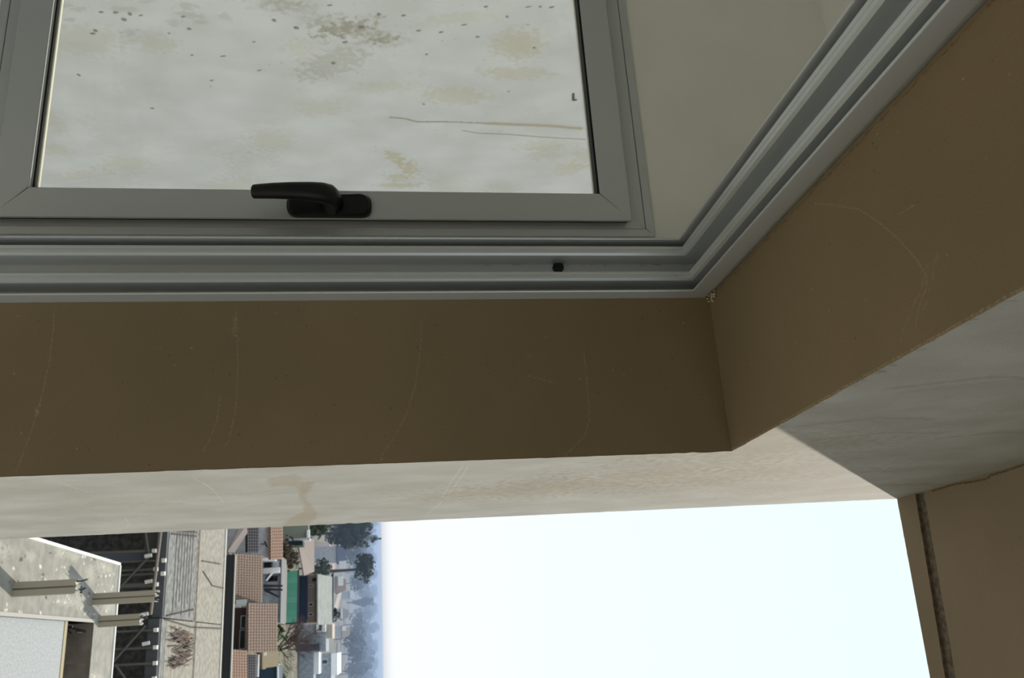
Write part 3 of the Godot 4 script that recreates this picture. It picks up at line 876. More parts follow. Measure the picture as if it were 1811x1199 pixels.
# ---------------------------------------------------------------- flat roof below with three posts
func neighbour_roof():
	var y := -2.4
	var lx := -1.40
	var fz := -14.5
	var t := thing("flat_roof_building", "flat concrete roof below with white metal edging and a dark light well", "building", Vector3(1.5, GROUND, -9.0))
	var o := t.position
	# speckled concrete and sealed membrane
	var rc := Canvas.new(-1.5, 0.0, 1.5, 5.6, 300.0, [Color(0.49, 0.48, 0.455), Color(0.56, 0.55, 0.52)], 21, 4.0)
	for k in 110:
		rc.blob(Vector2(rng.randf_range(-1.4, -0.4), rng.randf_range(-5.4, -0.2)), rng.randf_range(0.008, 0.03), rng.randf_range(0.012, 0.06), rng.randf_range(-0.5, 0.5), [Color(0.22, 0.21, 0.18), Color(0.80, 0.79, 0.74), Color(0.85, 0.85, 0.82)][k % 3], 0.65, 0.0, 0.8)
	for k in 10:
		rc.blob(Vector2(rng.randf_range(-1.4, -0.5), rng.randf_range(-5.2, -0.2)), rng.randf_range(0.06, 0.12), rng.randf_range(0.15, 0.45), 0.0, Color(0.66, 0.65, 0.60), 0.5, 0.0, 0.9)
	var m := rc.material(0.1)
	var uvr := func(p: Vector3): return Vector2((p.x + 1.5) / 1.5, (-p.z - 9.2) / 5.6)
	var mb := MB.new(o)
	flat(mb, lx, -0.53, -4.0, fz, y, uvr)
	flat(mb, -0.53, 4.5, -13.5, fz, y, uvr)
	part("concrete_roof", mb, m, t)
	var mm := mottled(Color(0.555, 0.565, 0.575), Color(0.625, 0.635, 0.64), 0.12, 0.5, 22)
	mb = MB.new(o)
	mb.box(-0.53, 4.5, y - 0.3, y - 0.05, -12.46, -4.0)
	part("sealed_membrane", mb, mm, t)
	mb = MB.new(o)
	mb.box(-0.53, 4.5, y - 0.3, y - 0.042, -12.56, -12.46)
	part("well_kerb", mb, plain(Color(0.60, 0.55, 0.44)), t)
	# low step along the membrane and shading cheek of the well
	mb = MB.new(o)
	mb.box(-0.575, -0.53, y - 0.3, y + 0.012, -13.5, -4.0)
	part("edge_strip", mb, plain(Color(0.62, 0.61, 0.585)), t)
	mb = MB.new(o)
	mb.box(lx, -0.53, GROUND, y - 0.004, fz, -4.0)
	mb.box(-0.53, 4.5, GROUND, y - 0.004, fz, -13.5)
	mb.box(-0.53, 4.5, GROUND, y - 0.3, -12.56, -4.0)
	mb.box(-0.53, 4.5, GROUND, y - 9.0, -13.5, -12.56)
	part("walls", mb, mottled(Color(0.40, 0.37, 0.34), Color(0.47, 0.44, 0.405), 0.03, 0.3, 23), t)
	mb = MB.new(o)
	for k in 9:
		var a := Vector3(-0.50 + rng.randf_range(0, 0.12), y - rng.randf_range(0.1, 0.5), -12.6 - rng.randf_range(0.05, 0.7))
		mb.tube([a, a + Vector3(rng.randf_range(-0.02, 0.08), rng.randf_range(-0.05, 0.18), rng.randf_range(-0.15, 0.15))], [0.012, 0.02], 6)
	part("debris", mb, plain(Color(0.10, 0.10, 0.11), 0.6), t).set_meta("kind", "stuff")
	mb = MB.new(o)
	mb.box(lx - 0.03, lx + 0.005, y - 0.10, y + 0.02, fz - 0.03, -4.0)
	mb.box(lx - 0.03, 4.5, y - 0.10, y + 0.02, fz - 0.03, fz + 0.005)
	part("edging", mb, mats.white_metal, t)

	var spots := [[-0.813, -10.60, 0.645], [-0.838, -13.38, 0.83], [-0.548, -13.75, 0.555]]
	var says := ["nearest steel post on the flat roof, its shadow leaving the picture", "middle and tallest steel post on the flat roof, overlapping the roof edge", "shortest steel post on the flat roof beside the light well"]
	for i in 3:
		var s: Array = spots[i]
		var p := thing("steel_post", says[i], "post", Vector3(s[0], y, s[1]), "steel posts on the flat roof")
		var q := p.position
		var h: float = s[2]
		var w := 0.078
		mb = MB.new(q)
		# twin-lipped channel section, open towards the viewer
		var sec := [Vector2(-w, 0.05), Vector2(-w * 0.12, 0.05), Vector2(-w * 0.12, 0.015), Vector2(w * 0.12, 0.015), Vector2(w * 0.12, 0.05), Vector2(w, 0.05), Vector2(w, -0.05), Vector2(-w, -0.05)]
		for k in sec.size():
			var a: Vector2 = sec[k]
			var b: Vector2 = sec[(k + 1) % sec.size()]
			var n := Vector3(-(b.y - a.y), 0, b.x - a.x)
			mb.quad(q + Vector3(a.x, 0, a.y), q + Vector3(b.x, 0, b.y), q + Vector3(b.x, h, b.y), q + Vector3(a.x, h, a.y), n)
		for z in [h, 0.0]:
			mb.box(q.x - w, q.x - w * 0.12, q.y + z - 0.001, q.y + z, q.z - 0.05, q.z + 0.05)
			mb.box(q.x + w * 0.12, q.x + w, q.y + z - 0.001, q.y + z, q.z - 0.05, q.z + 0.05)
			mb.box(q.x - w * 0.12, q.x + w * 0.12, q.y + z - 0.001, q.y + z, q.z - 0.05, q.z + 0.015)
		part("channel", mb, plain(Color(0.62, 0.59, 0.53), 0.55, 0.2), p)
		mb = MB.new(q)
		for k in 5:
			var a := q + Vector3(rng.randf_range(-0.06, 0.06), h - 0.02, rng.randf_range(-0.03, 0.03))
			var b := a + Vector3(rng.randf_range(-0.05, 0.03), rng.randf_range(0.05, 0.14), rng.randf_range(-0.03, 0.03))
			mb.tube([a, a.lerp(b, 0.5) + Vector3(0.01, 0, 0), b], [0.009, 0.009, 0.009], 6)
		part("wire_ends", mb, plain(Color(0.25, 0.25, 0.27), 0.5, 0.4), p).set_meta("kind", "stuff")
		mb = MB.new(q)
		for k in 3:
			var a := q + Vector3(-0.06 + 0.06 * k, h, rng.randf_range(-0.03, 0.03))
			mb.tube([a, a + Vector3(0, 0.03, 0), a + Vector3(0, 0.045, 0)], [0.018, 0.024, 0.010], 8)
		part("bolt_cap", mb, mats.white_metal, p)

func flat(mb: MB, x0: float, x1: float, z0: float, z1: float, y: float, uva: Callable):
	var p := [Vector3(x0, y, z0), Vector3(x1, y, z0), Vector3(x1, y, z1), Vector3(x0, y, z1)]
	mb.tri(p[0], p[1], p[2], Vector3.UP, uva.call(p[0]), uva.call(p[1]), uva.call(p[2]))
	mb.tri(p[0], p[2], p[3], Vector3.UP, uva.call(p[0]), uva.call(p[2]), uva.call(p[3]))


# ---------------------------------------------------------------- unfinished building with propped deck
func building_site():
	var t := thing("unfinished_building", "unfinished concrete building with a propped open storey under a stained flat deck", "building", Vector3(-0.5, GROUND, -34.0))
	var o := t.position
	var deck := -5.0
	var c_old := mottled(Color(0.36, 0.36, 0.355), Color(0.51, 0.505, 0.49), 0.035, 0.22, 51)
	var c_new := mottled(Color(0.46, 0.44, 0.405), Color(0.56, 0.54, 0.50), 0.035, 0.22, 52)
	var dim := plain(Color(0.30, 0.30, 0.31))
	var slabs := [[-9.0, -1.17, -29.0, -33.3, c_old], [-1.13, 6.0, -29.35, -33.5, c_new], [-9.0, -1.17, -33.75, -39.0, c_new], [-1.13, 6.0, -33.9, -39.0, c_new], [-1.13, 6.0, -28.75, -29.30, c_old]]
	for s in slabs:
		boxpart("deck_slab", t, s[4], s[0], s[1], deck - 0.22, deck, s[3], s[2])
	boxpart("construction_joint", t, mottled(Color(0.30, 0.28, 0.26), Color(0.50, 0.47, 0.42), 0.04, 0.3, 53), -9.0, 6.0, deck - 0.22, deck - 0.02, -33.9, -33.3)
	boxpart("edge_formwork", t, dim, -9.0, -1.17, deck - 0.30, deck - 0.005, -29.0, -28.75)
	boxpart("edge_formwork", t, dim, -1.13, 6.0, deck - 0.36, deck - 0.03, -28.75, -28.6)
	# brighter rim; upstand at the back coloured dark to stand for shade
	boxpart("rear_rim", t, plain(Color(0.72, 0.71, 0.67)), -9.0, 6.0, deck, deck + 0.05, -39.1, -38.9)
	boxpart("shade_upstand", t, plain(Color(0.20, 0.20, 0.205), 0.95), -4.1, 6.0, deck - 0.3, deck + 0.20, -40.6, -40.4)
	boxpart("coping", t, plain(Color(0.55, 0.55, 0.52)), -4.1, 6.0, deck + 0.20, deck + 0.235, -40.65, -40.35)
	# open storey
	boxpart("lower_floor", t, c_old, -9.0, 6.0, -11.8, -11.6, -40.0, -28.2)
	boxpart("rear_wall", t, c_old, -9.0, 6.0, -11.6, deck - 0.22, -40.2, -40.0)
	boxpart("side_wall", t, c_old, -9.2, -9.0, -11.6, deck, -40.2, -28.4)
	boxpart("side_wall", t, c_old, 6.0, 6.2, -11.6, deck, -40.2, -28.4)
	boxpart("lower_storeys", t, c_old, -9.0, 6.0, GROUND, -11.8, -40.2, -28.2)
	boxpart("column", t, plain(Color(0.34, 0.36, 0.40)), -3.32, -2.98, -11.6, deck - 0.22, -30.6, -30.2)
	boxpart("beam", t, plain(Color(0.34, 0.35, 0.34)), -9.0, -3.0, -5.9, -5.35, -30.0, -29.7)
	var steel := plain(Color(0.36, 0.345, 0.32), 0.6, 0.2)
	var caps := plain(Color(0.82, 0.81, 0.78), 0.6)
	for a in [[-3.12, 0.05, -5.30], [-2.82, 0.035, -5.0], [-2.57, 0.035, -5.22], [-2.43, 0.035, -5.0], [-2.12, 0.075, -5.18], [-0.806, 0.035, -5.10], [-0.314, 0.04, -5.08], [0.125, 0.04, -5.06], [0.55, 0.04, -5.06]]:
		var mb := MB.new(o)
		mb.tube([Vector3(a[0] - 0.08, -11.6, -28.6), Vector3(a[0], a[2] - 0.02, -28.5)], [a[1], a[1]], 8)
		var pr := part("prop", mb, steel, t)
		mb = MB.new(o)
		mb.box(a[0] - 0.055, a[0] + 0.055, a[2] - 0.05, a[2] + 0.06, -28.56, -28.42)
		part("prop_head", mb, caps, pr)
	for a in [[Vector3(-2.95, -5.42, -28.42), Vector3(-1.9, -6.35, -28.42)], [Vector3(-0.95, -5.38, -28.42), Vector3(0.05, -6.25, -28.42)], [Vector3(0.10, -6.15, -28.42), Vector3(0.75, -5.65, -28.42)], [Vector3(-3.9, -5.62, -28.4), Vector3(-2.95, -5.42, -28.4)]]:
		var mb := MB.new(o)
		mb.tube([a[0], a[1]], [0.035, 0.035], 6)
		part("brace", mb, steel, t)
	for a in [Vector3(-2.98, -5.33, -28.36), Vector3(-2.22, -5.27, -28.36), Vector3(-0.45, -5.22, -28.36), Vector3(-1.28, -5.32, -28.36)]:
		var mb := MB.new(o)
		mb.bar(a, a + Vector3(0.03, -0.20, 0.0), 0.10, 0.08, Vector3.BACK)
		part("clamp", mb, caps, t)
	var mb := MB.new(o)
	mb.tube([Vector3(-4.2, -5.05, -28.2), Vector3(-1.24, -5.21, -28.2)], [0.045, 0.045], 8)
	part("guard_rail", mb, plain(Color(0.50, 0.46, 0.42), 0.6), t)
	mb = MB.new(o)
	mb.tube([Vector3(-4.2, -4.93, -28.7), Vector3(-1.2, -4.97, -28.75)], [0.012, 0.012], 5)
	part("cable", mb, dim, t)
	for a in [[Vector3(-3.8, deck + 0.02, -29.2), Vector3(-4.2, deck + 0.02, -33.0)], [Vector3(-3.7, deck + 0.02, -29.2), Vector3(-4.05, deck + 0.02, -33.0)], [Vector3(-1.22, deck + 0.02, -29.2), Vector3(-1.55, deck + 0.02, -33.2)], [Vector3(-1.12, deck + 0.02, -29.0), Vector3(-0.95, deck + 0.02, -33.0), Vector3(-1.0, deck + 0.02, -39.0)], [Vector3(-2.95, deck + 0.02, -34.5), Vector3(-2.55, deck + 0.02, -36.5), Vector3(-2.6, deck + 0.02, -39.0)], [Vector3(-3.3, deck + 0.02, -34.2), Vector3(-3.5, deck + 0.02, -38.0)]]:
		mb = MB.new(o)
		var rr := []
		for k in a.size():
			rr.append(0.022)
		mb.tube(a, rr, 5)
		part("cable", mb, plain(Color(0.18, 0.17, 0.16)), t)
	for k in 7:
		var z := -30.0 - k * 0.42
		mb = MB.new(o)
		mb.tube([Vector3(-9.0, deck + 0.012, z), Vector3(-1.3 - 0.2 * (k % 3), deck + 0.012, z)], [0.011, 0.011], 5)
		part("reinforcing_bar", mb, plain(Color(0.46, 0.44, 0.42)), t)
	# tangle of rusty rods on the deck
	var pile := thing("rod_pile", "heap of rusty brown rods lying on the unfinished deck", "rods", Vector3(-0.28, deck, -31.4))
	var rust := [plain(Color(0.30, 0.235, 0.20)), plain(Color(0.24, 0.19, 0.17)), plain(Color(0.38, 0.29, 0.24))]
	for k in 70:
		var u := rng.randf_range(-0.58, 0.58)
		var v := rng.randf_range(-1.5, 1.2) * (1.0 - 0.35 * absf(u))
		var a := Vector3(-0.28 + u, deck + rng.randf_range(0.02, 0.14), -31.3 + v)
		var an := rng.randf_range(-0.35, 0.35)
		var ln := rng.randf_range(0.35, 0.95)
		mb = MB.new(pile.position)
		mb.tube([a - Vector3(sin(an) * 0.35, 0, cos(an)) * ln, a + Vector3(sin(an) * 0.35, 0.01, cos(an)) * ln], [0.022, 0.018], 5)
		part("rod", mb, rust[k % 3], pile)


# ---------------------------------------------------------------- town
# sloping tiled roof, barrel tiles in columns and courses; e0,e1 eave, r0,r1 ridge
func tiled(called: String, parent: Node3D, e0: Vector3, e1: Vector3, r0: Vector3, r1: Vector3, cols: int, rows: int, m: Material) -> MeshInstance3D:
	var mb := MB.new(base_of(parent))
	var n := (e1 - e0).cross(r0 - e0).normalized()
	if n.y < 0:
		n = -n
	var bump := e0.distance_to(e1) / cols * 0.30
	var up := func(s: float, t: float, k: int, j: float) -> Vector3:
		var h: float = [0.0, 0.85, 1.0, 0.85, 0.0][k] * bump + j * bump * 0.55
		return e0.lerp(e1, s).lerp(r0.lerp(r1, s), t) + n * h
	for i in cols:
		for j in rows:
			for k in 4:
				var s0 := (i + k * 0.25) / cols
				var s1 := (i + (k + 1) * 0.25) / cols
				var t0 := float(j) / rows
				var t1 := float(j + 1) / rows
				mb.quad(up.call(s0, t0, k, 1.0), up.call(s1, t0, k + 1, 1.0), up.call(s1, t1, k + 1, 0.0), up.call(s0, t1, k, 0.0), n)
				mb.quad(up.call(s0, t0, k, 0.0), up.call(s1, t0, k + 1, 0.0), up.call(s1, t0, k + 1, 1.0), up.call(s0, t0, k, 1.0), e0 - r0)
	var d := n * -0.14
	mb.quad(e0, e1, e1 + d, e0 + d, e0 - r0)
	mb.quad(e0 + d, e1 + d, r1 + d, r0 + d, -n)
	mb.quad(e0, r0, r0 + d, e0 + d, e0 - e1)
	mb.quad(e1, r1, r1 + d, e1 + d, e1 - e0)
	mb.quad(r0, r1, r1 + d, r0 + d, r0 - e0)
	return part(called, mb, m, parent)

# plain sloping slab
func slope(called: String, parent: Node3D, p: Array, thick: float, m: Material) -> MeshInstance3D:
	var mb := MB.new(base_of(parent))
	var n: Vector3 = (p[1] - p[0]).cross(p[2] - p[0]).normalized()
	if n.y < 0:
		n = -n
	var c := Vector3.ZERO
	for q in p:
		c += q / p.size()
	for k in range(1, p.size() - 1):
		mb.tri(p[0], p[k], p[k + 1], n)
		mb.tri(p[0] - n * thick, p[k] - n * thick, p[k + 1] - n * thick, -n)
	for k in p.size():
		var a: Vector3 = p[k]
		var b: Vector3 = p[(k + 1) % p.size()]
		mb.quad(a, b, b - n * thick, a - n * thick, (a + b) * 0.5 - c)
	return part(called, mb, m, parent)

# window in a wall that faces the viewer
func pane_in(parent: Node3D, x0: float, x1: float, y0: float, y1: float, z: float, frame: Material):
	var mb := MB.new(base_of(parent))
	var f := 0.07
	mb.box(x0, x1, y0, y0 + f, z, z + 0.06)
	mb.box(x0, x1, y1 - f, y1, z, z + 0.06)
	mb.box(x0, x0 + f, y0 + f, y1 - f, z, z + 0.06)
	mb.box(x1 - f, x1, y0 + f, y1 - f, z, z + 0.06)
	var w := part("window", mb, frame, parent)
	mb = MB.new(base_of(parent))
	mb.box(x0 + f, x1 - f, y0 + f, y1 - f, z, z + 0.02)
	part("pane", mb, mats.dark_pane, w)

func town():
	mats.dark_pane = plain(Color(0.07, 0.09, 0.12), 0.15)
	mats.tile = mottled(Color(0.43, 0.355, 0.315), Color(0.58, 0.505, 0.455), 0.06, 0.3, 61)
	mats.tile_red = mottled(Color(0.47, 0.375, 0.325), Color(0.60, 0.495, 0.43), 0.06, 0.3, 62)
	mats.slate = plain(Color(0.20, 0.19, 0.22))
	mats.pale = mottled(Color(0.66, 0.66, 0.69), Color(0.74, 0.74, 0.76), 0.03, 0.1, 63)
	mats.grey_wall = mottled(Color(0.52, 0.54, 0.57), Color(0.62, 0.64, 0.66), 0.03, 0.1, 64)
	mats.brown_wall = plain(Color(0.44, 0.385, 0.36))
	mats.white = plain(Color(0.90, 0.90, 0.90))
	mats.pink = plain(Color(0.52, 0.47, 0.445))
	var gm := mottled(Color(0.30, 0.31, 0.25), Color(0.47, 0.43, 0.37), 0.03, 0.012, 65)
	var g := structure("ground", "hazy flat ground of the town stretching to the horizon", "ground")
	var mb := MB.new()
	mb.box(-1500, 1500, GROUND - 1.0, GROUND, -1130, 200)
	part("earth", mb, gm, g)

	# 1 long tiled house nearest on the left
	var t := thing("tiled_house", "long house with a weathered terracotta roof, nearest beyond the unfinished building", "house", Vector3(-7.130, -16.000, -96.100))
	tiled("roof", t, Vector3(-9.591, -13.352, -93.000), Vector3(-4.815, -13.270, -93.000), Vector3(-9.761, -11.165, -98.425), Vector3(-4.922, -11.080, -98.425), 18, 11, mats.tile)
	slope("hip_roof", t, [ Vector3(-9.702, -13.726, -92.225), Vector3(-9.175, -13.396, -92.690), Vector3(-12.033, -12.549, -96.875), Vector3(-12.870, -12.695, -96.875), Vector3(-12.796, -13.216, -96.100) ], 0.15, mats.pink)
	boxpart("wall", t, mats.brown_wall, -9.332, -4.601, GROUND, -13.410, -99.975, -93.930)
	boxpart("end_wall", t, mats.white, -5.015, -4.677, GROUND, -12.258, -97.030, -95.790)
	boxpart("gutter", t, mats.white, -5.017, -4.417, -12.846, -11.865, -93.155, -92.845)
	tiled("lower_roof", t, Vector3(-13.153, -12.816, -97.650), Vector3(-10.060, -12.707, -97.650), Vector3(-13.450, -11.934, -100.285), Vector3(-10.269, -11.836, -100.285), 10, 5, mats.slate)  # slate tone also carries the shade lying on this lower roof
	# 2 two-storey block behind it
	t = thing("tiled_house", "two-storey pale house with a small orange roof and a dish on its wall", "house", Vector3(-11.470, -16.000, -103.850))
	boxpart("wall", t, mats.pale, -14.178, -9.849, GROUND, -10.684, -107.570, -102.300)
	tiled("roof", t, Vector3(-14.400, -10.912, -101.680), Vector3(-9.554, -10.782, -101.680), Vector3(-14.974, -10.042, -106.175), Vector3(-9.969, -9.930, -106.175), 14, 6, mats.tile_red)
	slope("rear_roof", t, [ Vector3(-14.974, -10.042, -106.175), Vector3(-9.969, -9.930, -106.175), Vector3(-10.166, -10.828, -107.880), Vector3(-15.246, -10.953, -107.880) ], 0.15, mats.tile_red)
	var dish := thing("satellite_dish", "small satellite dish on an arm in front of the pale wall", "dish", Vector3(-11.275, -12.150, -101.060))
	mb = MB.new(dish.position)
	mb.tube([ Vector3(-11.338, -12.112, -101.680), Vector3(-11.314, -11.276, -101.835) ], [0.05, 0.05], 6)
	part("arm", mb, mats.slate, dish)
	mb = MB.new(dish.position)
	mb.tube([ Vector3(-11.612, -11.388, -101.680), Vector3(-10.982, -11.126, -101.680) ], [0.09, 0.09], 6)
	part("bracket", mb, mats.slate, dish)
	mb = MB.new(dish.position)
	var dc: Vector3 = Vector3(-11.292, -12.171, -101.215)
	mb.tube([dc, dc + Vector3(0, 0.03, 0.12), dc + Vector3(0, 0.08, 0.2)], [0.05, 0.22, 0.32], 12)
	part("reflector", mb, mats.grey_wall, dish)
	# 3 grey courtyard house
	t = thing("courtyard_house", "low grey-white house with a dark window behind the long tiled roof", "house", Vector3(-6.975, -16.000, -110.050))
	boxpart("wall", t, mats.grey_wall, -10.446, -3.009, GROUND, -10.274, -113.150, -108.500)
	boxpart("roof", t, plain(Color(0.40, 0.40, 0.41)), -10.511, -2.946, -10.274, -10.177, -113.460, -108.035)
	boxpart("fascia", t, mats.white, -9.216, -8.569, -12.246, -10.333, -108.345, -107.725)
	pane_in(t, -10.169, -9.190, -12.242, -11.411, -108.469, mats.slate)
	pane_in(t, -8.347, -7.702, -11.923, -10.642, -108.469, mats.slate)
	boxpart("upper_wall", t, mats.pale, -10.038, -9.190, -11.219, -10.449, -108.500, -108.190)
	for a in [ [ Vector3(-7.156, -12.044, -106.950), Vector3(-7.038, -9.883, -106.950) ], [ Vector3(-6.775, -11.970, -106.950), Vector3(-6.596, -9.874, -106.950) ], [ Vector3(-6.708, -11.905, -106.950), Vector3(-5.800, -10.236, -106.950) ], [ Vector3(-7.838, -11.810, -106.950), Vector3(-8.510, -11.320, -106.950) ] ]:
		mb = MB.new(t.position)
		mb.tube(a, [0.16, 0.10], 6)
		part("timber", mb, mats.slate, t)
	mb = MB.new(t.position)
	mb.bar(Vector3(-7.685, -11.704, -106.640), Vector3(-8.599, -11.031, -106.640), 0.16, 0.2)
	mb.bar(Vector3(-8.606, -11.159, -106.640), Vector3(-8.686, -10.270, -106.640), 0.30, 0.2)
	part("white_awning", mb, mats.white, t)
	# 4 boundary wall and green screen
	t = thing("boundary_wall", "thin cream boundary wall beside the green screen", "wall", Vector3(-7.750, -16.000, -136.400))
	boxpart("wall", t, plain(Color(0.62, 0.57, 0.50)), -11.980, -3.783, GROUND, -12.523, -136.865, -136.400)
	t = thing("garden_screen", "long green screen fence in front of the grey-roofed house", "fence", Vector3(-7.750, -16.000, -151.900))
	for k in 8:
		var x0: float = lerpf(-12.339, -4.125, k / 8.0)
		var x1: float = lerpf(-12.339, -4.125, (k + 1) / 8.0)
		boxpart("panel", t, plain([Color(0.36, 0.61, 0.53), Color(0.38, 0.63, 0.55), Color(0.35, 0.59, 0.515)][k % 3]), x0 + 0.01, x1 - 0.01, GROUND, -12.233, -152.055, -151.900)
	boxpart("frame_rail", t, mats.slate, -12.430, -4.125, -12.323, -12.142, -152.133, -151.853)
	# 5 grey-roofed house
	t = thing("grey_roofed_house", "brown-walled house under a wide plain light-grey roof", "house", Vector3(-8.060, -16.000, -165.850))
	boxpart("wall", t, mats.brown_wall, -12.345, -4.232, GROUND, -9.916, -173.600, -162.750)
	boxpart("veranda_shade", t, plain(Color(0.13, 0.17, 0.25)), -12.035, -4.191, GROUND, -11.542, -162.750, -161.200)  # dark blue block paints in the shade under the veranda
	slope("roof", t, [ Vector3(-12.347, -9.794, -161.820), Vector3(-3.778, -9.713, -161.820), Vector3(-3.920, -7.682, -170.500), Vector3(-12.356, -7.717, -170.500) ], 0.2, mottled(Color(0.52, 0.53, 0.52), Color(0.58, 0.59, 0.57), 0.02, 0.06, 66))
	boxpart("ridge", t, mats.slate, -12.933, -4.335, -7.906, -7.546, -171.430, -170.500)
	for a in [[1036, 1040], [1068, 1074], [1086, 1091]]:
		pane_in(t, lerpf(-12.345, -4.232, (a[0] - 1018) / 85.0), lerpf(-12.345, -4.232, (a[1] - 1018) / 85.0), -11.377, -10.598, -162.734, mats.pale)
	pane_in(t, -11.763, -11.183, -10.793, -10.013, -162.734, mats.slate)
	# 6 pinkish garden house left of it
	t = thing("garden_house", "low house with a dusty pink sloping roof beside a dark garden", "house", Vector3(-15.500, -16.000, -151.900))
	boxpart("wall", t, plain(Color(0.50, 0.52, 0.48)), -20.110, -17.304, GROUND, -10.692, -153.450, -151.900)
	slope("roof", t, [ Vector3(-17.463, -12.487, -151.900), Vector3(-11.434, -11.291, -151.900), Vector3(-12.595, -10.224, -159.650), Vector3(-18.215, -10.285, -159.650) ], 0.2, mats.pink)
	boxpart("porch_wall", t, mats.pale, -17.311, -16.943, GROUND, -10.297, -151.900, -149.730)
	boxpart("gable", t, mats.white, -18.813, -17.418, -10.913, -10.461, -151.900, -151.280)
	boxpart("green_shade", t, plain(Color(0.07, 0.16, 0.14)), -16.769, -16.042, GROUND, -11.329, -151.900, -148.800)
	# 7 right-hand tiled house with dark front
	t = thing("tiled_house", "house with a square buff tiled roof above a dark front with two windows", "house", Vector3(-2.170, -16.000, -89.900))
	boxpart("wall", t, plain(Color(0.22, 0.165, 0.15)), -4.041, -0.025, GROUND, -11.087, -94.550, -88.350)
	tiled("roof", t, Vector3(-4.386, -10.921, -87.265), Vector3(0.001, -10.819, -87.265), Vector3(-4.457, -8.896, -93.000), Vector3(0.132, -8.785, -93.000), 17, 11, mats.tile)
	slope("rear_roof", t, [ Vector3(-4.457, -8.896, -93.000), Vector3(0.132, -8.785, -93.000), Vector3(0.037, -10.991, -98.425), Vector3(-4.810, -11.135, -98.425) ], 0.15, mats.tile)
	pane_in(t, -3.320, -2.144, -11.657, -11.139, -88.319, mats.grey_wall)
	pane_in(t, -2.043, -0.326, -11.709, -11.139, -88.319, mats.grey_wall)
	for a in [ [ Vector3(0.102, -9.714, -90.520), Vector3(0.407, -9.706, -90.520) ], [ Vector3(0.112, -9.557, -90.520), Vector3(0.367, -9.550, -90.520) ] ]:
		mb = MB.new(t.position)
		mb.tube(a, [0.07, 0.05], 6)
		part("vent_pipe", mb, mats.white, t)
	# 8 small roofs at the right edge
	t = thing("tiled_house", "low tiled outbuilding with dark upper roof and white wall at the picture's lower edge", "house", Vector3(1.550, -16.000, -86.800))
	boxpart("wall", t, mats.brown_wall, 0.410, 4.339, GROUND, -11.790, -91.450, -85.250)
	tiled("roof", t, Vector3(-0.371, -11.718, -83.700), Vector3(3.654, -11.555, -83.700), Vector3(-0.197, -10.810, -86.800), Vector3(3.886, -10.667, -86.800), 17, 6, mats.tile_red)
	tiled("upper_roof", t, Vector3(0.200, -11.240, -89.900), Vector3(4.025, -11.106, -89.900), Vector3(0.259, -10.701, -92.070), Vector3(4.182, -10.576, -92.070), 16, 4, mats.slate)
	boxpart("white_wall", t, mats.pale, 0.292, 2.343, GROUND, -10.654, -94.550, -93.775)
	t = thing("thatched_shed", "straw-coloured shed roof right of the square buff roof", "shed", Vector3(0.930, -16.000, -103.850))
	slope("roof", t, [ Vector3(0.046, -11.369, -102.300), Vector3(1.708, -11.320, -102.300), Vector3(1.665, -10.124, -106.950), Vector3(0.104, -10.161, -106.950) ], 0.25, mottled(Color(0.40, 0.36, 0.28), Color(0.52, 0.47, 0.38), 0.1, 0.2, 67))
	boxpart("wall", t, mats.brown_wall, 0.382, 1.841, GROUND, -11.483, -106.950, -103.850)
	t = thing("blue_shed", "dark blue shed wall at the lower edge beyond the straw roof", "shed", Vector3(2.790, -16.000, -108.500))
	boxpart("wall", t, plain(Color(0.20, 0.27, 0.34)), 1.681, 4.929, GROUND, -10.531, -114.700, -108.500)
	slope("roof", t, [ Vector3(1.432, -10.374, -108.035), Vector3(4.781, -10.294, -108.035), Vector3(5.173, -10.800, -116.250), Vector3(1.568, -10.882, -116.250) ], 0.12, mats.grey_wall)
	# 9 white modern houses further back
	t = thing("white_house", "bright white flat-roofed house with a blue-grey side, far right", "house", Vector3(4.650, -16.000, -209.250))
	boxpart("wall", t, mats.grey_wall, 1.350, 10.572, GROUND, -9.984, -224.750, -207.700)
	boxpart("white_parapet", t, mats.white, 1.345, 5.864, -9.949, -8.577, -224.750, -207.080)
	boxpart("white_wall", t, mats.white, 0.841, 5.177, -13.037, -11.967, -207.700, -198.400)
	boxpart("lower_wall", t, mats.grey_wall, 0.841, 10.099, GROUND, -13.037, -207.700, -198.400)
	pane_in(t, 2.518, 3.450, -11.981, -10.734, -207.669, mats.white)
	t = thing("cream_house", "stepped cream and blue-grey house behind the bare tree", "house", Vector3(-1.550, -16.000, -193.750))
	boxpart("wall", t, mats.grey_wall, -4.926, 0.822, GROUND, -10.253, -204.600, -193.750)
	boxpart("upper_storey", t, plain(Color(0.66, 0.61, 0.56)), -4.740, -1.720, -10.348, -9.056, -204.600, -195.300)
	boxpart("white_bay", t, mats.white, -4.887, -3.010, -12.119, -10.274, -193.750, -192.200)
	pane_in(t, -4.551, -3.227, -11.647, -10.956, -192.169, mats.pale)
	boxpart("porch", t, mats.slate, -0.814, 0.487, GROUND, -11.375, -193.750, -191.425)
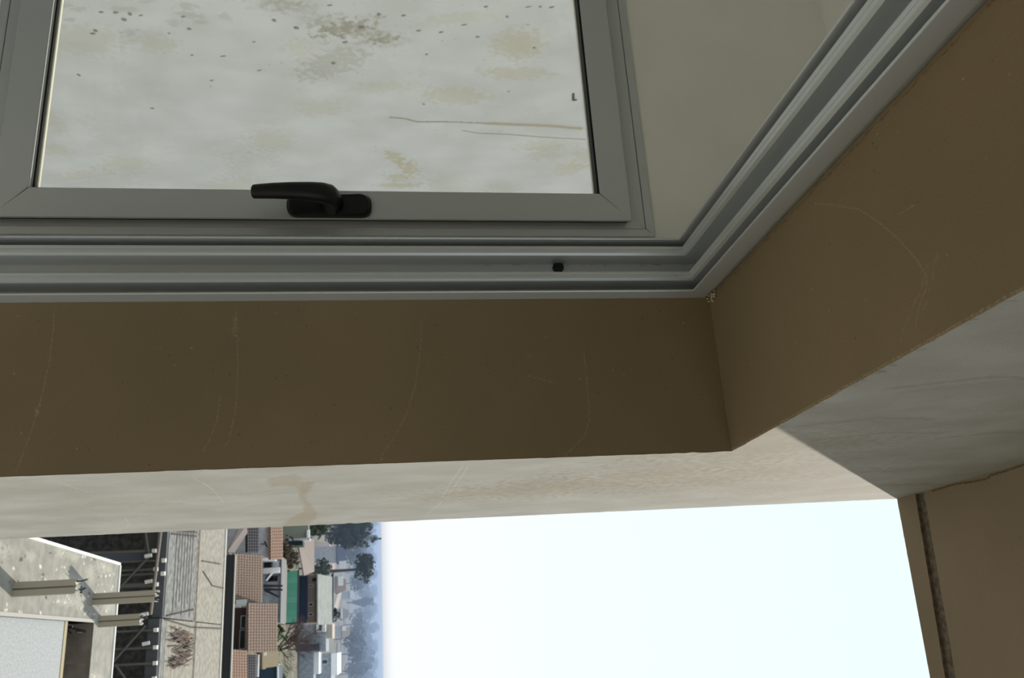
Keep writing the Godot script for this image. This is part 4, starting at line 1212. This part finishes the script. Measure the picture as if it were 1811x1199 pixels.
	# 10 distant houses among the trees
	var far := [
		["hipped blue-grey roof in the distance behind the brown plot", 963, 997, 594, 611, -150, Color(0.34, 0.37, 0.45), 993, 1011, 600, 612],
		["distant pale house below the pine, white wall catching sun", 1018, 1050, 592, 611, -162, Color(0.55, 0.47, 0.42), 1020, 1036, 598, 607],
		["distant house with a pale pinkish roof right of the dark bush", 1074, 1098, 601, 617, -178, Color(0.56, 0.53, 0.52), 1076, 1094, 603, 606],
		["distant cream gabled house above the cream stepped house", 1105, 1130, 603, 619, -185, Color(0.62, 0.56, 0.50), 1108, 1116, 605, 612],
		["low long distant house with a red-brown roof near the horizon", 1138, 1168, 625, 635, -300, Color(0.50, 0.34, 0.30), 1140, 1166, 625, 630],
		["tiny bright white house near the horizon left of centre", 1045, 1062, 618, 628, -260, Color(0.70, 0.66, 0.62), 1046, 1060, 619, 627],
		["tiny pale block near the horizon at the far right", 1176, 1186, 640, 652, -420, Color(0.62, 0.58, 0.56), 1177, 1185, 641, 650]]
	var spotz := [ [-24.798,-19.980,-9.998,-7.774,-232.500,-20.543,-18.015,-9.428,-7.716],[-18.400,-13.610,-11.211,-8.526,-251.100,-18.099,-15.698,-10.602,-9.231],[-11.051,-7.185,-10.963,-8.685,-275.900,-10.727,-7.826,-10.963,-10.466],[-6.302,-2.169,-11.110,-8.756,-286.750,-5.804,-4.479,-11.110,-9.911],[-1.387,6.543,-12.943,-10.792,-465.000,-0.855,6.018,-13.496,-12.113],[-23.038,-18.985,-12.623,-10.704,-403.000,-22.799,-19.461,-12.867,-10.912],[12.099,15.759,-13.025,-9.180,-651.000,12.466,15.394,-13.411,-9.935] ]
	for i in far.size():
		var c: Array = spotz[i]
		# c: roof x0,x1, eave y, ridge y, z; white wall x0,x1,y0,y1
		t = thing("distant_house", far[i][0], "house", Vector3((c[0] + c[1]) * 0.5, GROUND, c[4]))
		var dp: float = (c[1] - c[0]) * 0.6
		boxpart("wall", t, mats.pale, c[0] + 0.3, c[1] - 0.3, GROUND, c[2], c[4] - dp, c[4])
		var mid := Vector3(0, c[3], c[4] - dp * 0.5)
		slope("roof", t, [Vector3(c[0], c[2], c[4] + 0.4), Vector3(c[1], c[2], c[4] + 0.4), Vector3(c[1] - 1.0, mid.y, mid.z), Vector3(c[0] + 1.0, mid.y, mid.z)], 0.2, plain(far[i][6]))
		slope("rear_roof", t, [Vector3(c[0], c[2], c[4] - dp - 0.4), Vector3(c[1], c[2], c[4] - dp - 0.4), Vector3(c[1] - 1.0, mid.y, mid.z), Vector3(c[0] + 1.0, mid.y, mid.z)], 0.2, plain(far[i][6]))
		boxpart("white_wall", t, mats.white, c[5], c[6], c[7], c[8], c[4] + 0.5, c[4] + 0.9)
	# bare plots and lanes, flat on the ground
	for a in [ ["brown_plot", "dark brownish open plot left of the grey-roofed house", Color(0.30, 0.26, 0.25), Vector3(-26.247, -16.000, -236.402), Vector3(-18.033, -16.000, -237.606), Vector3(-23.359, -16.000, -301.556), Vector3(-32.128, -16.000, -294.507) ], ["sandy_lane", "pale sandy lane winding between gardens under the pine", Color(0.60, 0.50, 0.44), Vector3(-32.418, -16.000, -300.709), Vector3(-25.620, -16.000, -321.561), Vector3(-27.481, -16.000, -340.442), Vector3(-35.705, -16.000, -328.187) ], ["sandy_lane", "pale track slanting up towards the far houses", Color(0.62, 0.54, 0.47), Vector3(-13.130, -16.000, -329.791), Vector3(-13.537, -16.000, -357.994), Vector3(-25.639, -16.000, -407.738), Vector3(-24.787, -16.000, -386.046) ] ]:
		t = thing(a[0], a[1], "ground", Vector3(a[3].x, GROUND, a[3].z))
		mb = MB.new(t.position)
		var u := Vector3(0, 0.06, 0)
		mb.quad(a[3] + u, a[4] + u, a[5] + u, a[6] + u, Vector3.UP)
		for e in [[3, 4], [4, 5], [5, 6], [6, 3]]:
			mb.quad(a[e[0]] + u, a[e[1]] + u, a[e[1]], a[e[0]], Vector3(0, 0.1, 1))
		part("surface", mb, plain(a[2]), t)


# ---------------------------------------------------------------- trees
func crown_mesh(o: Vector3, r: Vector3, clumps: int, leaves: int, leaf: float, seed_no: int) -> MB:
	var g := RandomNumberGenerator.new()
	g.seed = seed_no
	var mb := MB.new()
	for c in clumps:
		var d := Vector3(g.randfn(), g.randfn(), g.randfn()).normalized() * pow(g.randf(), 0.4) * 0.72
		var cc := o + d * r
		var cr := r * g.randf_range(0.28, 0.45)
		for k in leaves:
			var n := Vector3(g.randfn(), g.randfn(), g.randfn()).normalized()
			var p := cc + n * cr * g.randf_range(0.75, 1.05)
			var s := leaf * g.randf_range(0.6, 1.4)
			var u := n.cross(Vector3(g.randfn(), g.randfn(), g.randfn())).normalized()
			var v := n.cross(u)
			var q := (n + Vector3(g.randfn(), g.randfn(), g.randfn()) * 0.35) * s * 0.4
			mb.quad(p - u * s, p - v * s * 0.6 + q, p + u * s, p + v * s * 0.6 - q, n)
	return mb

func tree_thing(called: String, label: String, category: String, at: Vector3, height: float, spread: float, stem: float, leaf_mat: Material, seed_no: int, group := "", clumps := 26, leaves := 26) -> Node3D:
	var t := thing(called, label, category, at, group)
	var mb := MB.new()
	var lean := sin(seed_no * 1.7) * 0.4
	mb.tube([Vector3.ZERO, Vector3(lean * 0.4, stem, 0), Vector3(lean, stem + (height - stem) * 0.55, 0)], [height * 0.028, height * 0.02, height * 0.008], 7)
	part("trunk", mb, mats.bark, t)
	var r := Vector3(spread, (height - stem) * 0.5, spread)
	part("crown", crown_mesh(Vector3(lean, stem + r.y, 0), r, clumps, leaves, maxf(spread, r.y) * 0.10, seed_no), leaf_mat, t)
	return t

func branch(mb: MB, a: Vector3, d: Vector3, ln: float, rad: float, depth: int, g: RandomNumberGenerator):
	var b := a + d * ln
	mb.tube([a, b], [rad, rad * 0.65], 5 if depth > 2 else 3, 1.0, Vector3.RIGHT, false)
	if depth == 0:
		return
	for k in 3:
		var e := (d + Vector3(g.randfn(), absf(g.randfn()) * 0.35, g.randfn()) * 0.48).normalized()
		branch(mb, a.lerp(b, g.randf_range(0.6, 1.0)), e, ln * g.randf_range(0.62, 0.82), rad * 0.6, depth - 1, g)

func bare_tree(label: String, at: Vector3, height: float, seed_no: int, m: Material, tilt: Vector3):
	var g := RandomNumberGenerator.new()
	g.seed = seed_no
	var t := thing("bare_tree", label, "tree", at)
	var mb := MB.new()
	mb.tube([Vector3.ZERO, Vector3(0, height * 0.3, 0)], [height * 0.03, height * 0.022], 7)
	part("trunk", mb, m, t)
	mb = MB.new()
	for k in 4:
		branch(mb, Vector3(0, height * 0.28, 0), (Vector3(g.randfn() * 0.75, 1.0, g.randfn() * 0.75) + tilt).normalized(), height * 0.27, height * 0.018, 6, g)
	part("branches", mb, m, t)

func trees():
	mats.bark = plain(Color(0.24, 0.20, 0.18))
	mats.leaf_dark = leafy(Color(0.13, 0.19, 0.12))
	mats.leaf_mid = leafy(Color(0.22, 0.27, 0.16))
	mats.leaf_olive = leafy(Color(0.31, 0.33, 0.19))
	mats.leaf_dry = leafy(Color(0.33, 0.29, 0.24))
	bare_tree("bare purplish-brown tree with a spray of twigs above the straw roof", Vector3(0.113, -16.000, -133.300), 8.571, 4, plain(Color(0.34, 0.28, 0.27)), Vector3(-0.15, 0, 0))
	tree_thing("garden_shrub", "green shrub at the foot of the bare tree beside the square roof", "shrub", Vector3(-0.927, -16.000, -120.900), 5.228, 3.2, 1.0, mats.leaf_mid, 6)
	tree_thing("umbrella_pine", "dark pine with a long trunk and broad crown standing above the skyline", "tree", Vector3(-16.372, -16.000, -209.250), 16.199, 3.6, 10.476, mats.leaf_dark, 7, "", 30, 34)
	tree_thing("evergreen_tree", "dense dark evergreen beside the facade's edge, reaching the skyline", "tree", Vector3(-26.051, -16.000, -217.000), 15.749, 4.6, 3.0, mats.leaf_dark, 8, "", 34, 34)
	tree_thing("slender_tree", "slender thin-topped tree poking above the skyline beside the evergreen", "tree", Vector3(-33.008, -16.000, -294.500), 17.418, 1.3, 10.780, mats.leaf_dark, 9, "", 8, 16)
	tree_thing("evergreen_tree", "dark rounded tree behind the brown plot under the evergreen", "tree", Vector3(-28.949, -16.000, -244.900), 11.091, 4.0, 2.0, mats.leaf_mid, 10)
	tree_thing("evergreen_tree", "dark blue-green bush behind the grey roof's corner", "tree", Vector3(-5.922, -16.000, -179.800), 9.525, 1.7, 3.0, mats.leaf_dark, 11)
	tree_thing("garden_tree", "green garden tree between the brown plot and the grey roof", "tree", Vector3(-16.086, -16.000, -193.750), 7.495, 2.6, 2.0, mats.leaf_mid, 12)
	tree_thing("garden_tree", "grey-green leafy tree in the dark garden beside the green screen", "tree", Vector3(-13.642, -16.000, -142.600), 4.700, 3.4, 1.0, mats.leaf_dry, 13)
	tree_thing("garden_tree", "dark garden tree close to the facade's edge behind the pale gable", "tree", Vector3(-22.166, -16.000, -178.250), 8.091, 3.0, 2.0, mats.leaf_mid, 14)
	tree_thing("garden_shrub", "light green shrub below the two windows of the dark front", "shrub", Vector3(-1.091, -16.000, -85.250), 4.260, 0.8, 0.3, mats.leaf_olive, 15)
	tree_thing("garden_shrub", "dark creeper at the left end of the low tiled outbuilding", "shrub", Vector3(0.673, -16.000, -82.150), 4.554, 1.6, 0.3, mats.leaf_mid, 16)
	# palm at the lower edge
	var palm := thing("palm", "spiky green palm fronds at the lower edge of the picture", "palm", Vector3(3.739, -16.000, -122.450))
	var mb := MB.new()
	var hp: float = 4.778
	mb.tube([Vector3.ZERO, Vector3(0, hp, 0)], [0.28, 0.2], 8)
	part("trunk", mb, mats.bark, palm)
	for k in 18:
		var a := TAU * k / 18.0 + rng.randf_range(-0.15, 0.15)
		var out := Vector3(cos(a), 0, sin(a))
		var lift := rng.randf_range(-0.1, 0.9)
		mb = MB.new()
		var prev := Vector3(0, hp, 0)
		for s in 5:
			var f := (s + 1) / 5.0
			var q := Vector3(0, hp, 0) + out * 2.6 * f + Vector3.UP * (lift * f * 2.0 - 1.7 * f * f)
			mb.bar(prev, q, 0.5 * (1.0 - f * 0.75), 0.04)
			prev = q
		part("frond", mb, mats.leaf_olive if k % 3 else mats.leaf_mid, palm)
	# belt of trees towards the horizon
	var kinds := []
	var says := ["rounded dark tree in the hazy belt below the horizon", "spreading grey-green tree in the hazy belt below the horizon", "tall narrow tree in the hazy belt below the horizon", "dry brownish tree in the hazy belt below the horizon"]
	var names := ["distant_round_tree", "distant_spreading_tree", "distant_narrow_tree", "distant_dry_tree"]
	var shapes := [[10.0, 4.5, 1.5], [9.0, 6.0, 1.5], [14.0, 2.6, 2.0], [9.0, 4.0, 2.0]]
	var leafs := [mats.leaf_dark, mats.leaf_mid, mats.leaf_dark, mats.leaf_dry]
	var g := RandomNumberGenerator.new()
	g.seed = 77
	var stands := [Vector3(-24, 0, -240), Vector3(2, 0, -465), Vector3(-18, 0, -403), Vector3(15, 0, -651), Vector3(-20, 0, -370), Vector3(-18, 0, -350), Vector3(-23, 0, -410), Vector3(-16, 0, -335)]
	for i in 420:
		if stands.size() > 190 and i < 372:
			continue
		var k: int = [0, 1, 2, 0, 3, 1, 0][i % 7]
		var u := g.randf()
		var dz := -(330.0 + 480.0 * u)
		var span := g.randf_range(-0.128, 0.075)
		var at := Vector3(dz * -span, GROUND, dz)
		var row := i - 372
		if row >= 0:
			var r3: int = row / 12
			dz = -(840.0 + 110.0 * r3)
			at = Vector3(dz * 0.128 + (row % 12) * (15.5 + 2.0 * r3) + g.randf_range(-1, 1), GROUND, dz + g.randf_range(-8, 8))
			k = 1 if row % 3 else 0
		var clear := true
		for e in stands:
			if Vector2(e.x - at.x, e.z - at.z).length() < 13.5:
				clear = false
		if not clear:
			continue
		stands.append(at)
		var t: Node3D
		if kinds.size() <= k or kinds[k] == null:
			while kinds.size() <= k:
				kinds.append(null)
			t = tree_thing(names[k], says[k], "tree", at, shapes[k][0], shapes[k][1], shapes[k][2], leafs[k], 30 + k, "hazy trees below the horizon", 18, 18)
			kinds[k] = t
		else:
			t = kinds[k].duplicate()
			t.name = numbered(names[k])
			add_child(t)
			t.position = at
		t.rotation.y = g.randf() * TAU
		t.scale = Vector3.ONE * (g.randf_range(0.85, 1.12) if row < 0 else g.randf_range(1.2, 1.4))
	# haze over the far town
	var fog := FogVolume.new()
	fog.name = "haze"
	fog.shape = RenderingServer.FOG_VOLUME_SHAPE_BOX
	fog.size = Vector3(1600, 16.6, 960)
	fog.position = Vector3(0, GROUND + 8.3, -165.0 - 480.0)
	var fm := FogMaterial.new()
	fm.density = 0.0019
	fm.albedo = Color(0.72, 0.80, 0.94)
	fog.material = fm
	fog.set_meta("kind", "stuff")
	fog.set_meta("label", "thin blue haze over the distant town")
	fog.set_meta("category", "haze")
	add_child(fog)

func leafy(c: Color) -> StandardMaterial3D:
	var m := plain(c, 0.8)
	m.cull_mode = BaseMaterial3D.CULL_DISABLED
	return m
